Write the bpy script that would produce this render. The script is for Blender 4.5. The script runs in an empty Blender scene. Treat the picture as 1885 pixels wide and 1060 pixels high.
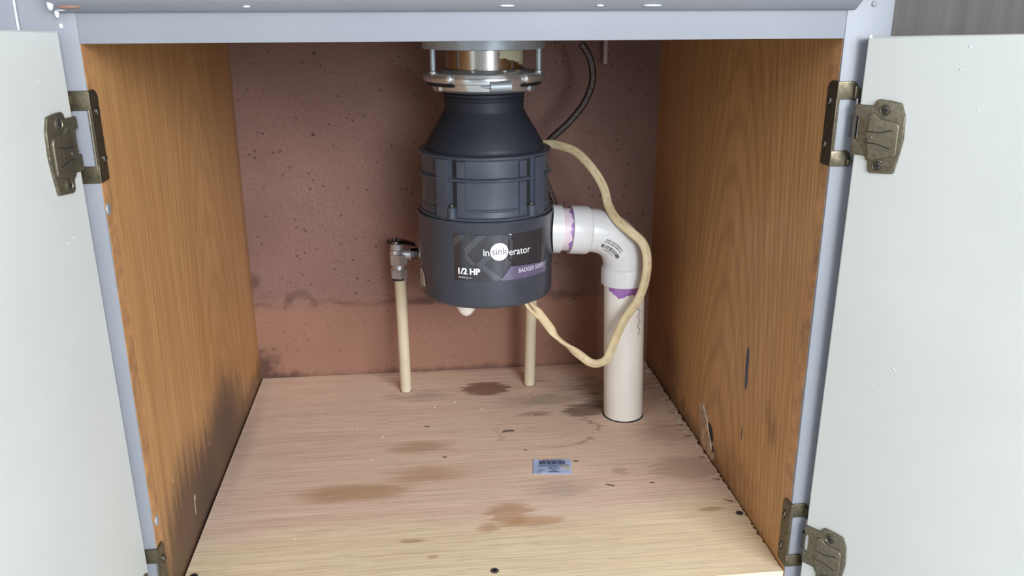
import bpy, bmesh, math, random
from mathutils import Vector, Matrix
random.seed(7)
scene = bpy.context.scene
COL = scene.collection
PI = math.pi

# ------------------------------------------------------------------ camera
YAW, TILT, ROLL, FPX = 0.109378, 0.316523, -0.002707, 1598.97
fwd = Vector((math.sin(YAW)*math.cos(TILT), math.cos(YAW)*math.cos(TILT), -math.sin(TILT)))
rgt = Vector((math.cos(YAW), -math.sin(YAW), 0))
upv = rgt.cross(fwd)
r2 = math.cos(ROLL)*rgt + math.sin(ROLL)*upv
u2 = -math.sin(ROLL)*rgt + math.cos(ROLL)*upv
cam = bpy.data.cameras.new('camera'); cam_o = bpy.data.objects.new('camera', cam); COL.objects.link(cam_o)
cam.sensor_fit = 'HORIZONTAL'; cam.sensor_width = 36.0; cam.lens = FPX/1885*36.0; cam.clip_start = 0.01
mw = Matrix((r2, u2, -fwd)).transposed().to_4x4(); mw.translation = Vector((-0.05073, -0.68285, 0.52460))
cam_o.matrix_world = mw
scene.camera = cam_o

# ------------------------------------------------------------------ light
world = bpy.data.worlds.new('world'); scene.world = world; world.use_nodes = True
bg = world.node_tree.nodes['Background']
bg.inputs[0].default_value = (0.86, 0.94, 1.0, 1); bg.inputs[1].default_value = 0.64

def area(name, loc, target, sx, sy, power, col):
    l = bpy.data.lights.new(name, 'AREA'); l.shape = 'RECTANGLE'; l.size = sx; l.size_y = sy
    l.energy = power; l.color = col
    o = bpy.data.objects.new(name, l); COL.objects.link(o); o.location = loc
    o.rotation_euler = (Vector(target)-Vector(loc)).to_track_quat('-Z', 'Y').to_euler()
    return o
# unseen windows: area lamps added and aimed to light the doors and interior
area('unseen_window_light', (0.62, -2.60, 0.95), (0.0, 0.3, 0.22), 1.0, 1.2, 70, (0.88, 0.95, 1.0))
area('unseen_window_light', (1.60, -2.40, 1.35), (0.0, 0.3, 0.15), 0.9, 1.2, 44, (0.92, 0.97, 1.0))
area('unseen_window_light', (-2.10, -1.85, 1.50), (0.0, 0.3, 0.15), 0.9, 1.2, 17, (0.92, 0.97, 1.0))

vs = scene.view_settings
vs.view_transform = 'Standard'; vs.look = 'None'; vs.gamma = 1.0; vs.use_curve_mapping = False
vs.exposure = 0.14
try: scene.display_settings.display_device = 'sRGB'
except Exception: pass

# ------------------------------------------------------------------ object helpers
OFF = {}
def empty(name, loc, parent=None, label=None, cat=None, group=None):
    o = bpy.data.objects.new(name, None); COL.objects.link(o); o.empty_display_size = 0.02
    base = OFF[parent.name] if parent else Vector((0, 0, 0))
    o.location = Vector(loc)-base
    if parent: o.parent = parent
    OFF[o.name] = Vector(loc)
    tag(o, label, cat, group)
    return o
def tag(o, label=None, cat=None, group=None, kind=None):
    if label: o['label'] = label
    if cat: o['category'] = cat
    if group: o['group'] = group
    if kind: o['kind'] = kind
    return o
def obj(name, vf, mat, parent=None, smooth=None, label=None, cat=None, group=None, kind=None):
    """vf = (verts in world space, faces[, uvs]) -> one mesh object, its origin at its parent's origin"""
    base = OFF[parent.name] if parent else Vector((0, 0, 0))
    me = bpy.data.meshes.new(name)
    me.from_pydata([tuple(Vector(v)-base) for v in vf[0]], [], vf[1])
    if len(vf) > 2 and vf[2]:
        uv = me.uv_layers.new(name='UVMap')
        for lp in me.loops: uv.data[lp.index].uv = vf[2][lp.vertex_index]
    bm = bmesh.new(); bm.from_mesh(me)
    bmesh.ops.recalc_face_normals(bm, faces=bm.faces); bm.to_mesh(me); bm.free()
    if smooth is not None:
        me.shade_smooth(); me.set_sharp_from_angle(angle=math.radians(smooth))
    mats = mat if isinstance(mat, (list, tuple)) else [mat]
    for m in mats: me.materials.append(m)
    o = bpy.data.objects.new(name, me); COL.objects.link(o)
    if parent: o.parent = parent
    OFF[o.name] = base
    return tag(o, label, cat, group, kind)

def join(*vfs):
    V, F, U = [], [], []
    for vf in vfs:
        n = len(V); V += list(vf[0]); F += [tuple(i+n for i in f) for f in vf[1]]
        U += list(vf[2]) if len(vf) > 2 and vf[2] else [(0, 0)]*len(vf[0])
    return V, F, U
def xf(vf, M):
    return ([M @ Vector(v) for v in vf[0]],) + tuple(vf[1:])
def from_bm(bm):
    bm.verts.ensure_lookup_table(); bm.verts.index_update()
    r = [v.co.copy() for v in bm.verts], [tuple(v.index for v in f.verts) for f in bm.faces]
    bm.free(); return r
def box(x0, x1, y0, y1, z0, z1, bev=0.0, seg=2):
    bm = bmesh.new(); bmesh.ops.create_cube(bm, size=1)
    for v in bm.verts:
        v.co = Vector((x0 if v.co.x < 0 else x1, y0 if v.co.y < 0 else y1, z0 if v.co.z < 0 else z1))
    if bev: bmesh.ops.bevel(bm, geom=bm.edges[:], offset=bev, segments=seg, affect='EDGES', profile=0.5)
    return from_bm(bm)
def prism(poly, h0, h1, bev=0.0, seg=2, bev_both=False):
    """poly in (a, b), thickness along the third axis c from h0 to h1; the h1 rim may be bevelled"""
    bm = bmesh.new()
    vs_ = [bm.verts.new((a, b, h0)) for a, b in poly]
    f = bm.faces.new(vs_); r = bmesh.ops.extrude_face_region(bm, geom=[f])
    top = [v for v in r['geom'] if isinstance(v, bmesh.types.BMVert)]
    for v in top: v.co.z = h1
    if bev:
        ed = [e for e in bm.edges if all(abs(v.co.z-h1) < 1e-9 for v in e.verts)]
        if bev_both: ed += [e for e in bm.edges if all(abs(v.co.z-h0) < 1e-9 for v in e.verts)]
        bmesh.ops.bevel(bm, geom=ed, offset=bev, segments=seg, affect='EDGES', profile=0.5, clamp_overlap=True)
    return from_bm(bm)
def lathe(prof, c=(0, 0, 0), n=64, a0=0.0, a1=2*PI, cap=False):
    """profile [(r, z)] turned about a vertical axis through c; angle 0 faces the front (-y), positive to the right"""
    full = abs(a1-a0-2*PI) < 1e-6
    V, F, U = [], [], []
    m = n if full else n+1
    for j in range(m):
        a = a0+(a1-a0)*j/n
        for k, (r, z) in enumerate(prof):
            V.append((c[0]+r*math.sin(a), c[1]-r*math.cos(a), c[2]+z)); U.append((j/n, k/max(1, len(prof)-1)))
    p = len(prof)
    for j in range(n):
        j2 = (j+1) % m
        for k in range(p-1):
            F.append((j*p+k, j2*p+k, j2*p+k+1, j*p+k+1))
    if cap and full:
        F.append(tuple(j*p for j in range(m))); F.append(tuple(j*p+p-1 for j in range(m)))
    elif cap:
        F.append(tuple(range(p))); F.append(tuple((m-1)*p+k for k in range(p)))
    return V, F, U
def cyl_box(c, p0, p1, z0, z1, r0, r1, n=8):
    """block on a cylinder wall between angles p0, p1 (degrees)"""
    return lathe([(r0, z0), (r1, z0), (r1, z1), (r0, z1), (r0, z0)], c, n, math.radians(p0), math.radians(p1), True)
def spline(pts, n=8):
    pts = [Vector(p) for p in pts]; out = []
    for i in range(len(pts)-1):
        p0 = pts[max(0, i-1)]; p1 = pts[i]; p2 = pts[i+1]; p3 = pts[min(len(pts)-1, i+2)]
        for k in range(n):
            t = k/n
            out.append(0.5*((2*p1)+(p2-p0)*t+(2*p0-5*p1+4*p2-p3)*t*t+(3*p1-p0-3*p2+p3)*t**3))
    out.append(pts[-1]); return out
def tube(path, rad, n=16, ref=None, rb=None, twist=None, cap=True):
    """sweep a circle (or an ellipse rad x rb, long axis turned by twist) along a path; ref fixes the section's normal"""
    P = [Vector(p) for p in path]; V, F, U = [], [], []
    L = 0.0; prev = None
    for i, p in enumerate(P):
        t = (P[min(i+1, len(P)-1)]-P[max(i-1, 0)]).normalized()
        if ref is not None:
            b = Vector(ref); b = (b-t*b.dot(t)).normalized(); a = t.cross(b)
        else:
            if prev is None:
                prev = Vector((0, 0, 1)) if abs(t.z) < 0.9 else Vector((1, 0, 0))
            a = (prev-t*prev.dot(t)).normalized(); prev = a; b = t.cross(a)
        if i: L += (p-P[i-1]).length
        ra = rad[i] if isinstance(rad, (list, tuple)) else rad
        rr = rb if rb else ra
        tw = twist[i] if twist else 0.0
        for k in range(n):
            q = 2*PI*k/n; ca, cb = ra*math.cos(q), rr*math.sin(q)
            ca, cb = ca*math.cos(tw)-cb*math.sin(tw), ca*math.sin(tw)+cb*math.cos(tw)
            V.append(p+a*ca+b*cb); U.append((L, k/n))
    for i in range(len(P)-1):
        for k in range(n):
            k2 = (k+1) % n; F.append((i*n+k, i*n+k2, (i+1)*n+k2, (i+1)*n+k))
    if cap:
        F.append(tuple(range(n))); F.append(tuple((len(P)-1)*n+k for k in range(n)))
    return V, F, U
def hexprism(c, r, z0, z1, n=6, rot=0.0, ch=0.0008):
    prof = [(r*0.93, z0), (r, z0+ch), (r, z1-ch), (r*0.93, z1)]
    return lathe(prof, c, n, rot, rot+2*PI, True)
def ball(c, rx, ry=None, rz=None, u=14, v=9):
    bm = bmesh.new(); bmesh.ops.create_uvsphere(bm, u_segments=u, v_segments=v, radius=1)
    for q in bm.verts: q.co = Vector((c[0]+q.co.x*rx, c[1]+q.co.y*(ry or rx), c[2]+q.co.z*(rz or rx)))
    return from_bm(bm)
def text_mesh(s, size, align='LEFT', bold=0.0, squeeze=1.0):
    cu = bpy.data.curves.new('t', 'FONT'); cu.body = s; cu.size = size; cu.align_x = align
    cu.offset = bold; cu.resolution_u = 4
    o = bpy.data.objects.new('t', cu); COL.objects.link(o)
    dg = bpy.context.evaluated_depsgraph_get()
    me = bpy.data.meshes.new_from_object(o.evaluated_get(dg))
    vf = [Vector((v.co.x*squeeze, v.co.y, 0)) for v in me.vertices], [tuple(p.vertices) for p in me.polygons]
    bpy.data.objects.remove(o); bpy.data.curves.remove(cu); bpy.data.meshes.remove(me)
    return vf

# ------------------------------------------------------------------ material helpers
def lin(r, g, b):
    f = lambda v: ((v/255+0.055)/1.055)**2.4 if v/255 > 0.04045 else v/255/12.92
    return (f(r), f(g), f(b), 1)
class Mat:
    def __init__(s, name, rough=0.5, metal=0.0, spec=0.5, col=(128, 128, 128)):
        s.m = bpy.data.materials.new(name); s.m.use_nodes = True; s.nt = s.m.node_tree
        s.b = s.nt.nodes['Principled BSDF']
        s.b.inputs['Roughness'].default_value = rough; s.b.inputs['Metallic'].default_value = metal
        s.b.inputs['Specular IOR Level'].default_value = spec; s.b.inputs['Base Color'].default_value = lin(*col)
    def set(s, sock, v):
        if hasattr(v, 'links') or isinstance(v, bpy.types.NodeSocket): s.nt.links.new(v, sock)
        else: sock.default_value = v
    def node(s, t, **k):
        n = s.nt.nodes.new(t)
        for a, v in k.items(): setattr(n, a, v)
        return n
    def coord(s, which='Object'): return s.node('ShaderNodeTexCoord').outputs[which]
    def scale(s, v, sc, loc=(0, 0, 0), rot=(0, 0, 0)):
        n = s.node('ShaderNodeMapping'); s.set(n.inputs[0], v); n.inputs['Scale'].default_value = sc
        n.inputs['Location'].default_value = loc; n.inputs['Rotation'].default_value = rot; return n.outputs[0]
    def math(s, op, a, b=0.0, c=0.0, clamp=False):
        n = s.node('ShaderNodeMath', operation=op, use_clamp=clamp)
        s.set(n.inputs[0], a); s.set(n.inputs[1], b); s.set(n.inputs[2], c); return n.outputs[0]
    def vmath(s, op, a, b=(0, 0, 0)):
        n = s.node('ShaderNodeVectorMath', operation=op); s.set(n.inputs[0], a)
        if op == 'SCALE': s.set(n.inputs['Scale'], b)
        else: s.set(n.inputs[1], b)
        return n.outputs['Value'] if op in ('LENGTH', 'DOT_PRODUCT') else n.outputs[0]
    def noise(s, v, sc, det=4.0, rough=0.55, dist=0.0, out=0):
        n = s.node('ShaderNodeTexNoise'); s.set(n.inputs['Vector'], v); n.inputs['Scale'].default_value = sc
        n.inputs['Detail'].default_value = det; n.inputs['Roughness'].default_value = rough
        n.inputs['Distortion'].default_value = dist; return n.outputs[out]
    def voronoi(s, v, sc, out='Distance'):
        n = s.node('ShaderNodeTexVoronoi'); s.set(n.inputs['Vector'], v); n.inputs['Scale'].default_value = sc
        return n.outputs[out]
    def rng(s, v, a, b, c=0.0, d=1.0, smooth=False):
        n = s.node('ShaderNodeMapRange'); n.interpolation_type = 'SMOOTHSTEP' if smooth else 'LINEAR'
        s.set(n.inputs[0], v)
        for i, q in enumerate((a, b, c, d)): n.inputs[i+1].default_value = q
        n.clamp = True; return n.outputs[0]
    def mix(s, f, a, b, mode='MIX'):
        n = s.node('ShaderNodeMix', data_type='RGBA', blend_type=mode)
        s.set(n.inputs[0], f)
        s.set(n.inputs[6], lin(*a) if isinstance(a, tuple) and len(a) == 3 else a)
        s.set(n.inputs[7], lin(*b) if isinstance(b, tuple) and len(b) == 3 else b)
        return n.outputs[2]
    def blob(s, P, c, r, soft=0.5, amp=0.0, nsc=30.0, warp=None, rot=0.0, axis='Z'):
        """soft-edged stain or painted shade: 1 inside an ellipsoid at c with radii r, its edge broken by noise of size amp"""
        q = P
        if amp:
            w = warp if warp is not None else s.noise(P, nsc, 5, 0.6, out=1)
            d = s.vmath('SCALE', s.vmath('SUBTRACT', w, (0.5, 0.5, 0.5)), amp*2)
            q = s.vmath('ADD', q, d)
        q = s.vmath('SUBTRACT', q, c)
        if rot:
            n = s.node('ShaderNodeVectorRotate', rotation_type=axis+'_AXIS'); s.set(n.inputs['Vector'], q)
            n.inputs['Angle'].default_value = rot; q = n.outputs[0]
        q = s.vmath('DIVIDE', q, r)
        return s.rng(s.vmath('LENGTH', q), 1-soft, 1.0, 1.0, 0.0, True)
    def bump(s, h, strength=0.3, dist=0.001):
        n = s.node('ShaderNodeBump'); n.inputs['Strength'].default_value = strength; n.inputs['Distance'].default_value = dist
        s.set(n.inputs['Height'], h); s.set(s.b.inputs['Normal'], n.outputs[0])
    def color(s, c): s.set(s.b.inputs['Base Color'], lin(*c) if isinstance(c, tuple) else c)
    def rough(s, r): s.set(s.b.inputs['Roughness'], r)

def plain(name, col, rough=0.5, metal=0.0, spec=0.5, var=0.0, nsc=40, bump=0.0, bsc=200):
    m = Mat(name, rough, metal, spec, col)
    P = m.coord()
    if var:
        n = m.noise(P, nsc, 5, 0.6)
        lo = tuple(max(0, c*(1-var)) for c in col); hi = tuple(min(255, c*(1+var)) for c in col)
        m.color(m.mix(m.rng(n, 0.3, 0.7), lo, hi))
    if bump: m.bump(m.noise(P, bsc, 3), bump, 0.0005)
    return m.m

BIG = 1e3
# -- side panels: oak veneer with upright grain
def oak(name, side):
    m = Mat(name, 0.42, 0, 0.35)
    P = m.coord()
    low = m.noise(m.scale(P, (1, 9, 1.6)), 1.0, 3, 0.5)
    sep = m.node('ShaderNodeSeparateXYZ'); m.set(sep.inputs[0], P)
    dy = m.math('SUBTRACT', sep.outputs[1], 0.31 if side == 'left' else 0.21)
    cath = m.math('ADD', sep.outputs[2], m.math('MULTIPLY', m.math('MULTIPLY', dy, dy), 26.0 if side == 'right' else 20.0))
    ring = m.math('SINE', m.math('ADD', m.math('MULTIPLY', cath, 95.0), m.math('MULTIPLY', low, 14.0)))
    fine = m.noise(m.scale(P, (1, 420, 9)), 1.0, 4, 0.65)
    mid = m.noise(m.scale(P, (1, 60, 2.5)), 1.0, 4, 0.6)
    pore = m.rng(m.noise(m.scale(P, (1, 900, 26)), 1.0, 2, 0.5), 0.62, 0.75)
    c = m.mix(m.rng(mid, 0.2, 0.8), (186, 136, 86), (208, 160, 104))
    c = m.mix(m.math('MULTIPLY', m.rng(ring, -0.2, 1.0), 0.20 if side == 'left' else 0.34), c, (142, 94, 58))
    c = m.mix(m.math('MULTIPLY', m.rng(fine, 0.42, 0.72), 0.62), c, (142, 96, 60))
    c = m.mix(m.math('MULTIPLY', pore, 0.45), c, (116, 78, 54))
    warp = m.vmath('ADD', m.vmath('MULTIPLY', m.vmath('SUBTRACT', m.noise(m.scale(P, (1, 90, 9)), 1.0, 5, 0.68, out=1), (0.5, 0.5, 0.5)), (0.5, 0.6, 1.7)), (0.5, 0.5, 0.5))
    if side == 'left':
        for ce, ra, so, am, f, col in [
            ((0, 0.265, -0.01), (BIG, 0.185, 0.135), 0.5, 0.030, 0.85, (76, 58, 50)),
            ((0, 0.11, -0.02), (BIG, 0.15, 0.155), 0.5, 0.030, 0.85, (70, 54, 47)),
            ((0, 0.285, 0.06), (BIG, 0.085, 0.085), 0.8, 0.03, 0.5, (70, 56, 52)),
            ((0, 0.46, 0.0), (BIG, 0.14, 0.045), 0.7, 0.02, 0.7, (70, 54, 46)),
            ((0, 0.525, 0.25), (BIG, 0.030, 0.30), 0.7, 0.012, 0.45, (112, 76, 60))]:
            k = m.blob(P, ce, ra, so, am, 30, warp)
            c = m.mix(m.math('MULTIPLY', k, f), c, col)
        for ce, ra in [((0, 0.130, 0.043), (BIG, 0.0028, 0.0042)), ((0, 0.127, 0.034), (BIG, 0.0017, 0.012)),
                       ((0, 0.069, 0.098), (BIG, 0.0014, 0.0026)), ((0, 0.387, 0.076), (BIG, 0.0018, 0.0030)),
                       ((0, 0.21, 0.063), (BIG, 0.001, 0.003))]:
            c = m.mix(m.blob(P, ce, ra, 0.3, 0.001, 300), c, (205, 190, 175))
        c = m.mix(m.math('MULTIPLY', m.blob(P, (0, 0.405, 0.125), (BIG, 0.0022, 0.055), 0.6, 0.001, 60), 0.5), c, (222, 178, 118))
    else:
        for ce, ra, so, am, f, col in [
            ((0, 0.50, 0.10), (BIG, 0.13, 0.26), 0.9, 0.04, 0.55, (86, 52, 36)),  # shade over the back of the panel, painted into the oak
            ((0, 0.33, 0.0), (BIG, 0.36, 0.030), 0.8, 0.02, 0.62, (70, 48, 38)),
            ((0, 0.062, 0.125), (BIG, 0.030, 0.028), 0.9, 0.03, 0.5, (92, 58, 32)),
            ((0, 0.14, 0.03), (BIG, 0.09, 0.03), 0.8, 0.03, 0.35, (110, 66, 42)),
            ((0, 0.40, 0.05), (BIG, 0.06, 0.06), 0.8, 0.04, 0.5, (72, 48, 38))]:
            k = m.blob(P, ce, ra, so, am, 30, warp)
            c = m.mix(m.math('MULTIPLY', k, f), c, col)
        for y, z, ry, rz in [(0.1357, 0.163, 0.0048, 0.020), (0.1345, 0.143, 0.0046, 0.014), (0.1338, 0.080, 0.0017, 0.010)]:
            c = m.mix(m.blob(P, (0, y, z), (BIG, ry, rz), 0.25, 0.0012, 200), c, (56, 62, 84))
    m.color(c)
    m.bump(m.math('SUBTRACT', fine, m.math('MULTIPLY', pore, 0.6)), 0.12, 0.0006)
    return m.m
M_OAK_L = oak('oak_veneer_left', 'left'); M_OAK_R = oak('oak_veneer_right', 'right')

# -- hardboard back
def hardboard():
    m = Mat('hardboard', 0.62, 0, 0.3)
    P = m.coord()
    a = m.noise(P, 7, 5, 0.6); b = m.noise(P, 260, 3, 0.6)
    c = m.mix(m.rng(a, 0.3, 0.7), (124, 92, 84), (143, 108, 99))
    c = m.mix(m.math('MULTIPLY', m.rng(b, 0.4, 0.75), 0.5), c, (102, 72, 64))
    sp = m.math('MULTIPLY', m.rng(m.voronoi(P, 85), 0.10, 0.17, 1, 0), m.rng(m.noise(P, 38, 2), 0.42, 0.52))
    c = m.mix(m.math('MULTIPLY', sp, 0.8), c, (62, 38, 32))
    sp2 = m.math('MULTIPLY', m.rng(m.voronoi(P, 26), 0.045, 0.075, 1, 0), m.rng(m.noise(P, 16, 2), 0.5, 0.55))
    c = m.mix(m.math('MULTIPLY', sp2, 0.8), c, (52, 34, 32))
    # lower board soaked warmer below a wandering water line
    sep = m.node('ShaderNodeSeparateXYZ'); m.set(sep.inputs[0], P)
    wl = m.math('ADD', 0.112, m.math('MULTIPLY', m.math('SUBTRACT', m.noise(m.scale(P, (1, 0, 0)), 13, 3), 0.5), 0.035))
    dz = m.math('SUBTRACT', sep.outputs[2], wl)
    below = m.rng(dz, -0.02, 0.02, 1, 0, True)
    c = m.mix(m.math('MULTIPLY', below, 0.45), c, (160, 114, 86))
    line = m.math('MULTIPLY', m.rng(m.math('ABSOLUTE', dz), 0.0, 0.007, 1, 0, True), m.rng(m.noise(P, 9, 3), 0.38, 0.6))
    c = m.mix(m.math('MULTIPLY', line, 0.35), c, (86, 54, 46))
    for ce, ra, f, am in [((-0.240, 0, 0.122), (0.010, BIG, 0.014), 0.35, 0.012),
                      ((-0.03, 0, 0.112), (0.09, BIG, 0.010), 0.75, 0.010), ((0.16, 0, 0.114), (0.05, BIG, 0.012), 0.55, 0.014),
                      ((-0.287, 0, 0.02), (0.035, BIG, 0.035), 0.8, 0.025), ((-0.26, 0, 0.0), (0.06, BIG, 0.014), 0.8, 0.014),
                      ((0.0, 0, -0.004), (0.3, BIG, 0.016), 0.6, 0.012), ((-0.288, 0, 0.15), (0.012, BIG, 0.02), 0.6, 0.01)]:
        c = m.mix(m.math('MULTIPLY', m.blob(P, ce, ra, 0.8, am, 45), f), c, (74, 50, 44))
    wv = m.vmath('SCALE', m.vmath('SUBTRACT', m.noise(P, 60, 4, 0.6, out=1), (0.5, 0.5, 0.5)), 0.016)
    q = m.vmath('DIVIDE', m.vmath('SUBTRACT', m.vmath('ADD', P, wv), (-0.224, 0, 0.100)), (0.022, BIG, 0.030))
    rg = m.math('MULTIPLY', m.rng(m.math('ABSOLUTE', m.math('SUBTRACT', m.vmath('LENGTH', q), 1.0)), 0.05, 0.28, 1, 0, True), m.rng(sep.outputs[2], 0.100, 0.118))
    c = m.mix(m.math('MULTIPLY', rg, 0.38), c, (80, 54, 47))
    m.color(c); m.bump(b, 0.10, 0.0005)
    return m.m
M_BACK = hardboard()

# -- plywood floor: grain left to right, stains of its own
def plywood():
    m = Mat('plywood_floor', 0.6, 0, 0.3)
    P = m.coord()
    sep = m.node('ShaderNodeSeparateXYZ'); m.set(sep.inputs[0], P)
    wob = m.noise(m.scale(P, (3, 10, 1)), 1.0, 3, 0.5)
    g1 = m.noise(m.scale(m.vmath('ADD', P, m.vmath('SCALE', (0, 1, 0), m.math('MULTIPLY', wob, 0.02))), (8, 400, 1)), 1.0, 4, 0.72)
    g2 = m.noise(m.scale(P, (2.5, 60, 1)), 1.0, 4, 0.6)
    pores = m.rng(m.noise(m.scale(P, (26, 900, 1)), 1.0, 2, 0.5), 0.60, 0.74)
    # two veneers of different hue: pinkish at the back, yellower strip at the front
    edge = m.math('ADD', 0.118, m.math('MULTIPLY', m.math('SUBTRACT', m.noise(m.scale(P, (6, 2, 1)), 1.0, 4, 0.6), 0.5), 0.11))
    edge = m.math('SUBTRACT', edge, m.math('MULTIPLY', sep.outputs[0], -0.03))
    front = m.rng(m.math('SUBTRACT', sep.outputs[1], edge), -0.025, 0.03, 1, 0, True)
    back_c = m.mix(m.rng(g2, 0.3, 0.7), (236, 203, 180), (247, 219, 197))
    front_c = m.mix(m.rng(g2, 0.3, 0.7), (240, 216, 176), (250, 230, 196))
    c = m.mix(front, back_c, front_c)
    c = m.mix(m.math('MULTIPLY', m.rng(g1, 0.42, 0.68), 0.6), c, (192, 160, 140))
    c = m.mix(m.math('MULTIPLY', pores, 0.55), c, (160, 128, 108))
    warp = m.vmath('ADD', m.vmath('MULTIPLY', m.vmath('SUBTRACT', m.noise(m.scale(P, (16, 130, 1)), 1.0, 5, 0.68, out=1), (0.5, 0.5, 0.5)), (2.6, 0.7, 0.5)), (0.5, 0.5, 0.5))
    S = [  # centre, radii, softness, raggedness, strength, colour
        ((0.036, 0.452), (0.038, 0.026), 0.25, 0.016, 0.75, (116, 70, 56)),
        ((0.205, 0.435), (0.10, 0.07), 0.9, 0.05, 0.55, (120, 104, 96)),
        ((0.165, 0.368), (0.036, 0.021), 0.35, 0.018, 0.72, (110, 78, 66)),
        ((0.185, 0.385), (0.024, 0.016), 0.5, 0.012, 0.6, (72, 58, 54)),
        ((0.10, 0.405), (0.07, 0.025), 0.9, 0.03, 0.5, (132, 116, 108)),
        ((0.095, 0.365), (0.030, 0.010), 0.6, 0.014, 0.45, (128, 96, 80)),
        ((-0.06, 0.44), (0.06, 0.025), 0.9, 0.03, 0.45, (128, 112, 104)),
        ((-0.135, 0.192), (0.085, 0.026), 0.55, 0.014, 0.55, (170, 116, 68)),
        ((-0.05, 0.222), (0.075, 0.028), 0.8, 0.02, 0.5, (176, 124, 80)),
        ((-0.06, 0.290), (0.052, 0.020), 0.7, 0.016, 0.5, (170, 120, 84)),
        ((0.035, 0.130), (0.028, 0.030), 0.5, 0.018, 0.5, (178, 118, 66)),
        ((0.060, 0.112), (0.034, 0.011), 0.5, 0.012, 0.5, (178, 118, 66)),
        ((0.010, 0.105), (0.016, 0.012), 0.6, 0.01, 0.45, (172, 112, 62)),
        ((0.10, 0.175), (0.06, 0.035), 0.9, 0.03, 0.4, (150, 136, 122)),
        ((0.255, 0.205), (0.05, 0.035), 0.4, 0.022, 0.35, (150, 112, 88)),
        ((0.175, 0.205), (0.012, 0.012), 0.6, 0.01, 0.4, (160, 116, 88)),
        ((0.255, 0.115), (0.02, 0.006), 0.6, 0.006, 0.5, (150, 106, 60)),
        ((0.25, 0.30), (0.045, 0.05), 0.9, 0.03, 0.4, (146, 116, 98)),
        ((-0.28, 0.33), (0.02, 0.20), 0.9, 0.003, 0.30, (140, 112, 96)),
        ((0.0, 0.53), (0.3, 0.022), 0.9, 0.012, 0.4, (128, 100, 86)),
        ((-0.07, 0.092), (0.014, 0.005), 0.6, 0.006, 0.5, (160, 112, 84)),
        ((-0.05, 0.062), (0.007, 0.004), 0.5, 0.004, 0.5, (178, 104, 80))]
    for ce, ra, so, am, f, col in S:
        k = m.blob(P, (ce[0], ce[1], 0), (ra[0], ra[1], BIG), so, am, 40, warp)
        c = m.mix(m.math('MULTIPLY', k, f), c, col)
    # black mildew streaks following the grain behind the drain pipe
    st = m.math('MULTIPLY', m.rng(m.noise(m.scale(P, (14, 120, 1)), 1.0, 4, 0.6, 1.0), 0.56, 0.66),
                m.blob(P, (0.19, 0.45, 0), (0.12, 0.075, BIG), 0.6, 0.02, 40, warp))
    c = m.mix(m.math('MULTIPLY', st, 0.75), c, (66, 54, 50))
    # old ring left by a wet can
    q = m.vmath('DIVIDE', m.vmath('SUBTRACT', m.vmath('ADD', P, m.vmath('SCALE', m.vmath('SUBTRACT', warp, (0.5, 0.5, 0.5)), 0.022)), (0.105, 0.318, 0)), (0.066, 0.046, BIG))
    rg = m.math('ABSOLUTE', m.math('SUBTRACT', m.vmath('LENGTH', q), 1.0))
    rg = m.math('MULTIPLY', m.rng(rg, 0.0, 0.07, 1, 0, True), m.rng(m.noise(P, 22, 2), 0.42, 0.56))
    c = m.mix(m.math('MULTIPLY', rg, 0.55), c, (138, 94, 72))
    # flecks and knots
    fl = m.math('MULTIPLY', m.rng(m.voronoi(m.scale(P, (1, 2.2, 1)), 42), 0.03, 0.06, 1, 0), m.rng(m.noise(P, 27, 2), 0.5, 0.56))
    c = m.mix(m.math('MULTIPLY', fl, 0.75), c, (96, 66, 50))
    for kx, ky, kr in [(-0.030, 0.262, 0.0026), (0.1268, 0.2345, 0.003), (0.070, 0.268, 0.002), (0.205, 0.175, 0.0025), (-0.05, 0.345, 0.003)]:
        c = m.mix(m.math('MULTIPLY', m.blob(P, (kx, ky, 0), (kr*1.6, kr, BIG), 0.5, 0.001, 200), 0.8), c, (96, 62, 44))
    wh = m.math('MULTIPLY', m.rng(m.voronoi(P, 60), 0.03, 0.05, 1, 0), m.blob(P, (0.13, 0.38, 0), (0.06, 0.05, BIG), 0.7))
    c = m.mix(wh, c, (222, 214, 206))
    m.color(c); m.bump(m.math('SUBTRACT', g1, m.math('MULTIPLY', pores, 0.5)), 0.15, 0.0006)
    return m.m
M_PLY = plywood()

def painted(name, base, hi, rough, streak_axis=(60, 60, 3), bump=0.10):
    m = Mat(name, rough, 0, 0.45)
    P = m.coord()
    a = m.noise(P, 6, 4, 0.6); b = m.noise(m.scale(P, streak_axis), 1.0, 4, 0.6)
    c = m.mix(m.rng(a, 0.3, 0.7), base, hi)
    m.color(c)
    lump = m.rng(m.voronoi(P, 22), 0.0, 0.05, 1, 0)
    m.bump(m.math('ADD', m.math('MULTIPLY', b, 0.7), m.math('MULTIPLY', m.math('MULTIPLY', lump, m.rng(m.noise(P, 9, 1), 0.55, 0.6)), 0.9)), bump, 0.0012)
    return m.m
M_DOOR = painted('white_door_paint', (200, 201, 197), (207, 208, 204), 0.42)
M_FRAME = painted('pale_frame_paint', (132, 134, 142), (141, 143, 150), 0.40, (3, 60, 60))
M_STILE = painted('pale_stile_paint', (132, 134, 142), (141, 143, 150), 0.40)
M_RAWOAK = plain('bare_oak_edge', (178, 130, 86), 0.5, var=0.16, nsc=60)
M_DARKWOOD = plain('dusty_particle_board', (120, 90, 66), 0.7, var=0.2, nsc=80)
M_PAINTBIT = plain('white_paint_blob', (208, 210, 212), 0.35)

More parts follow.
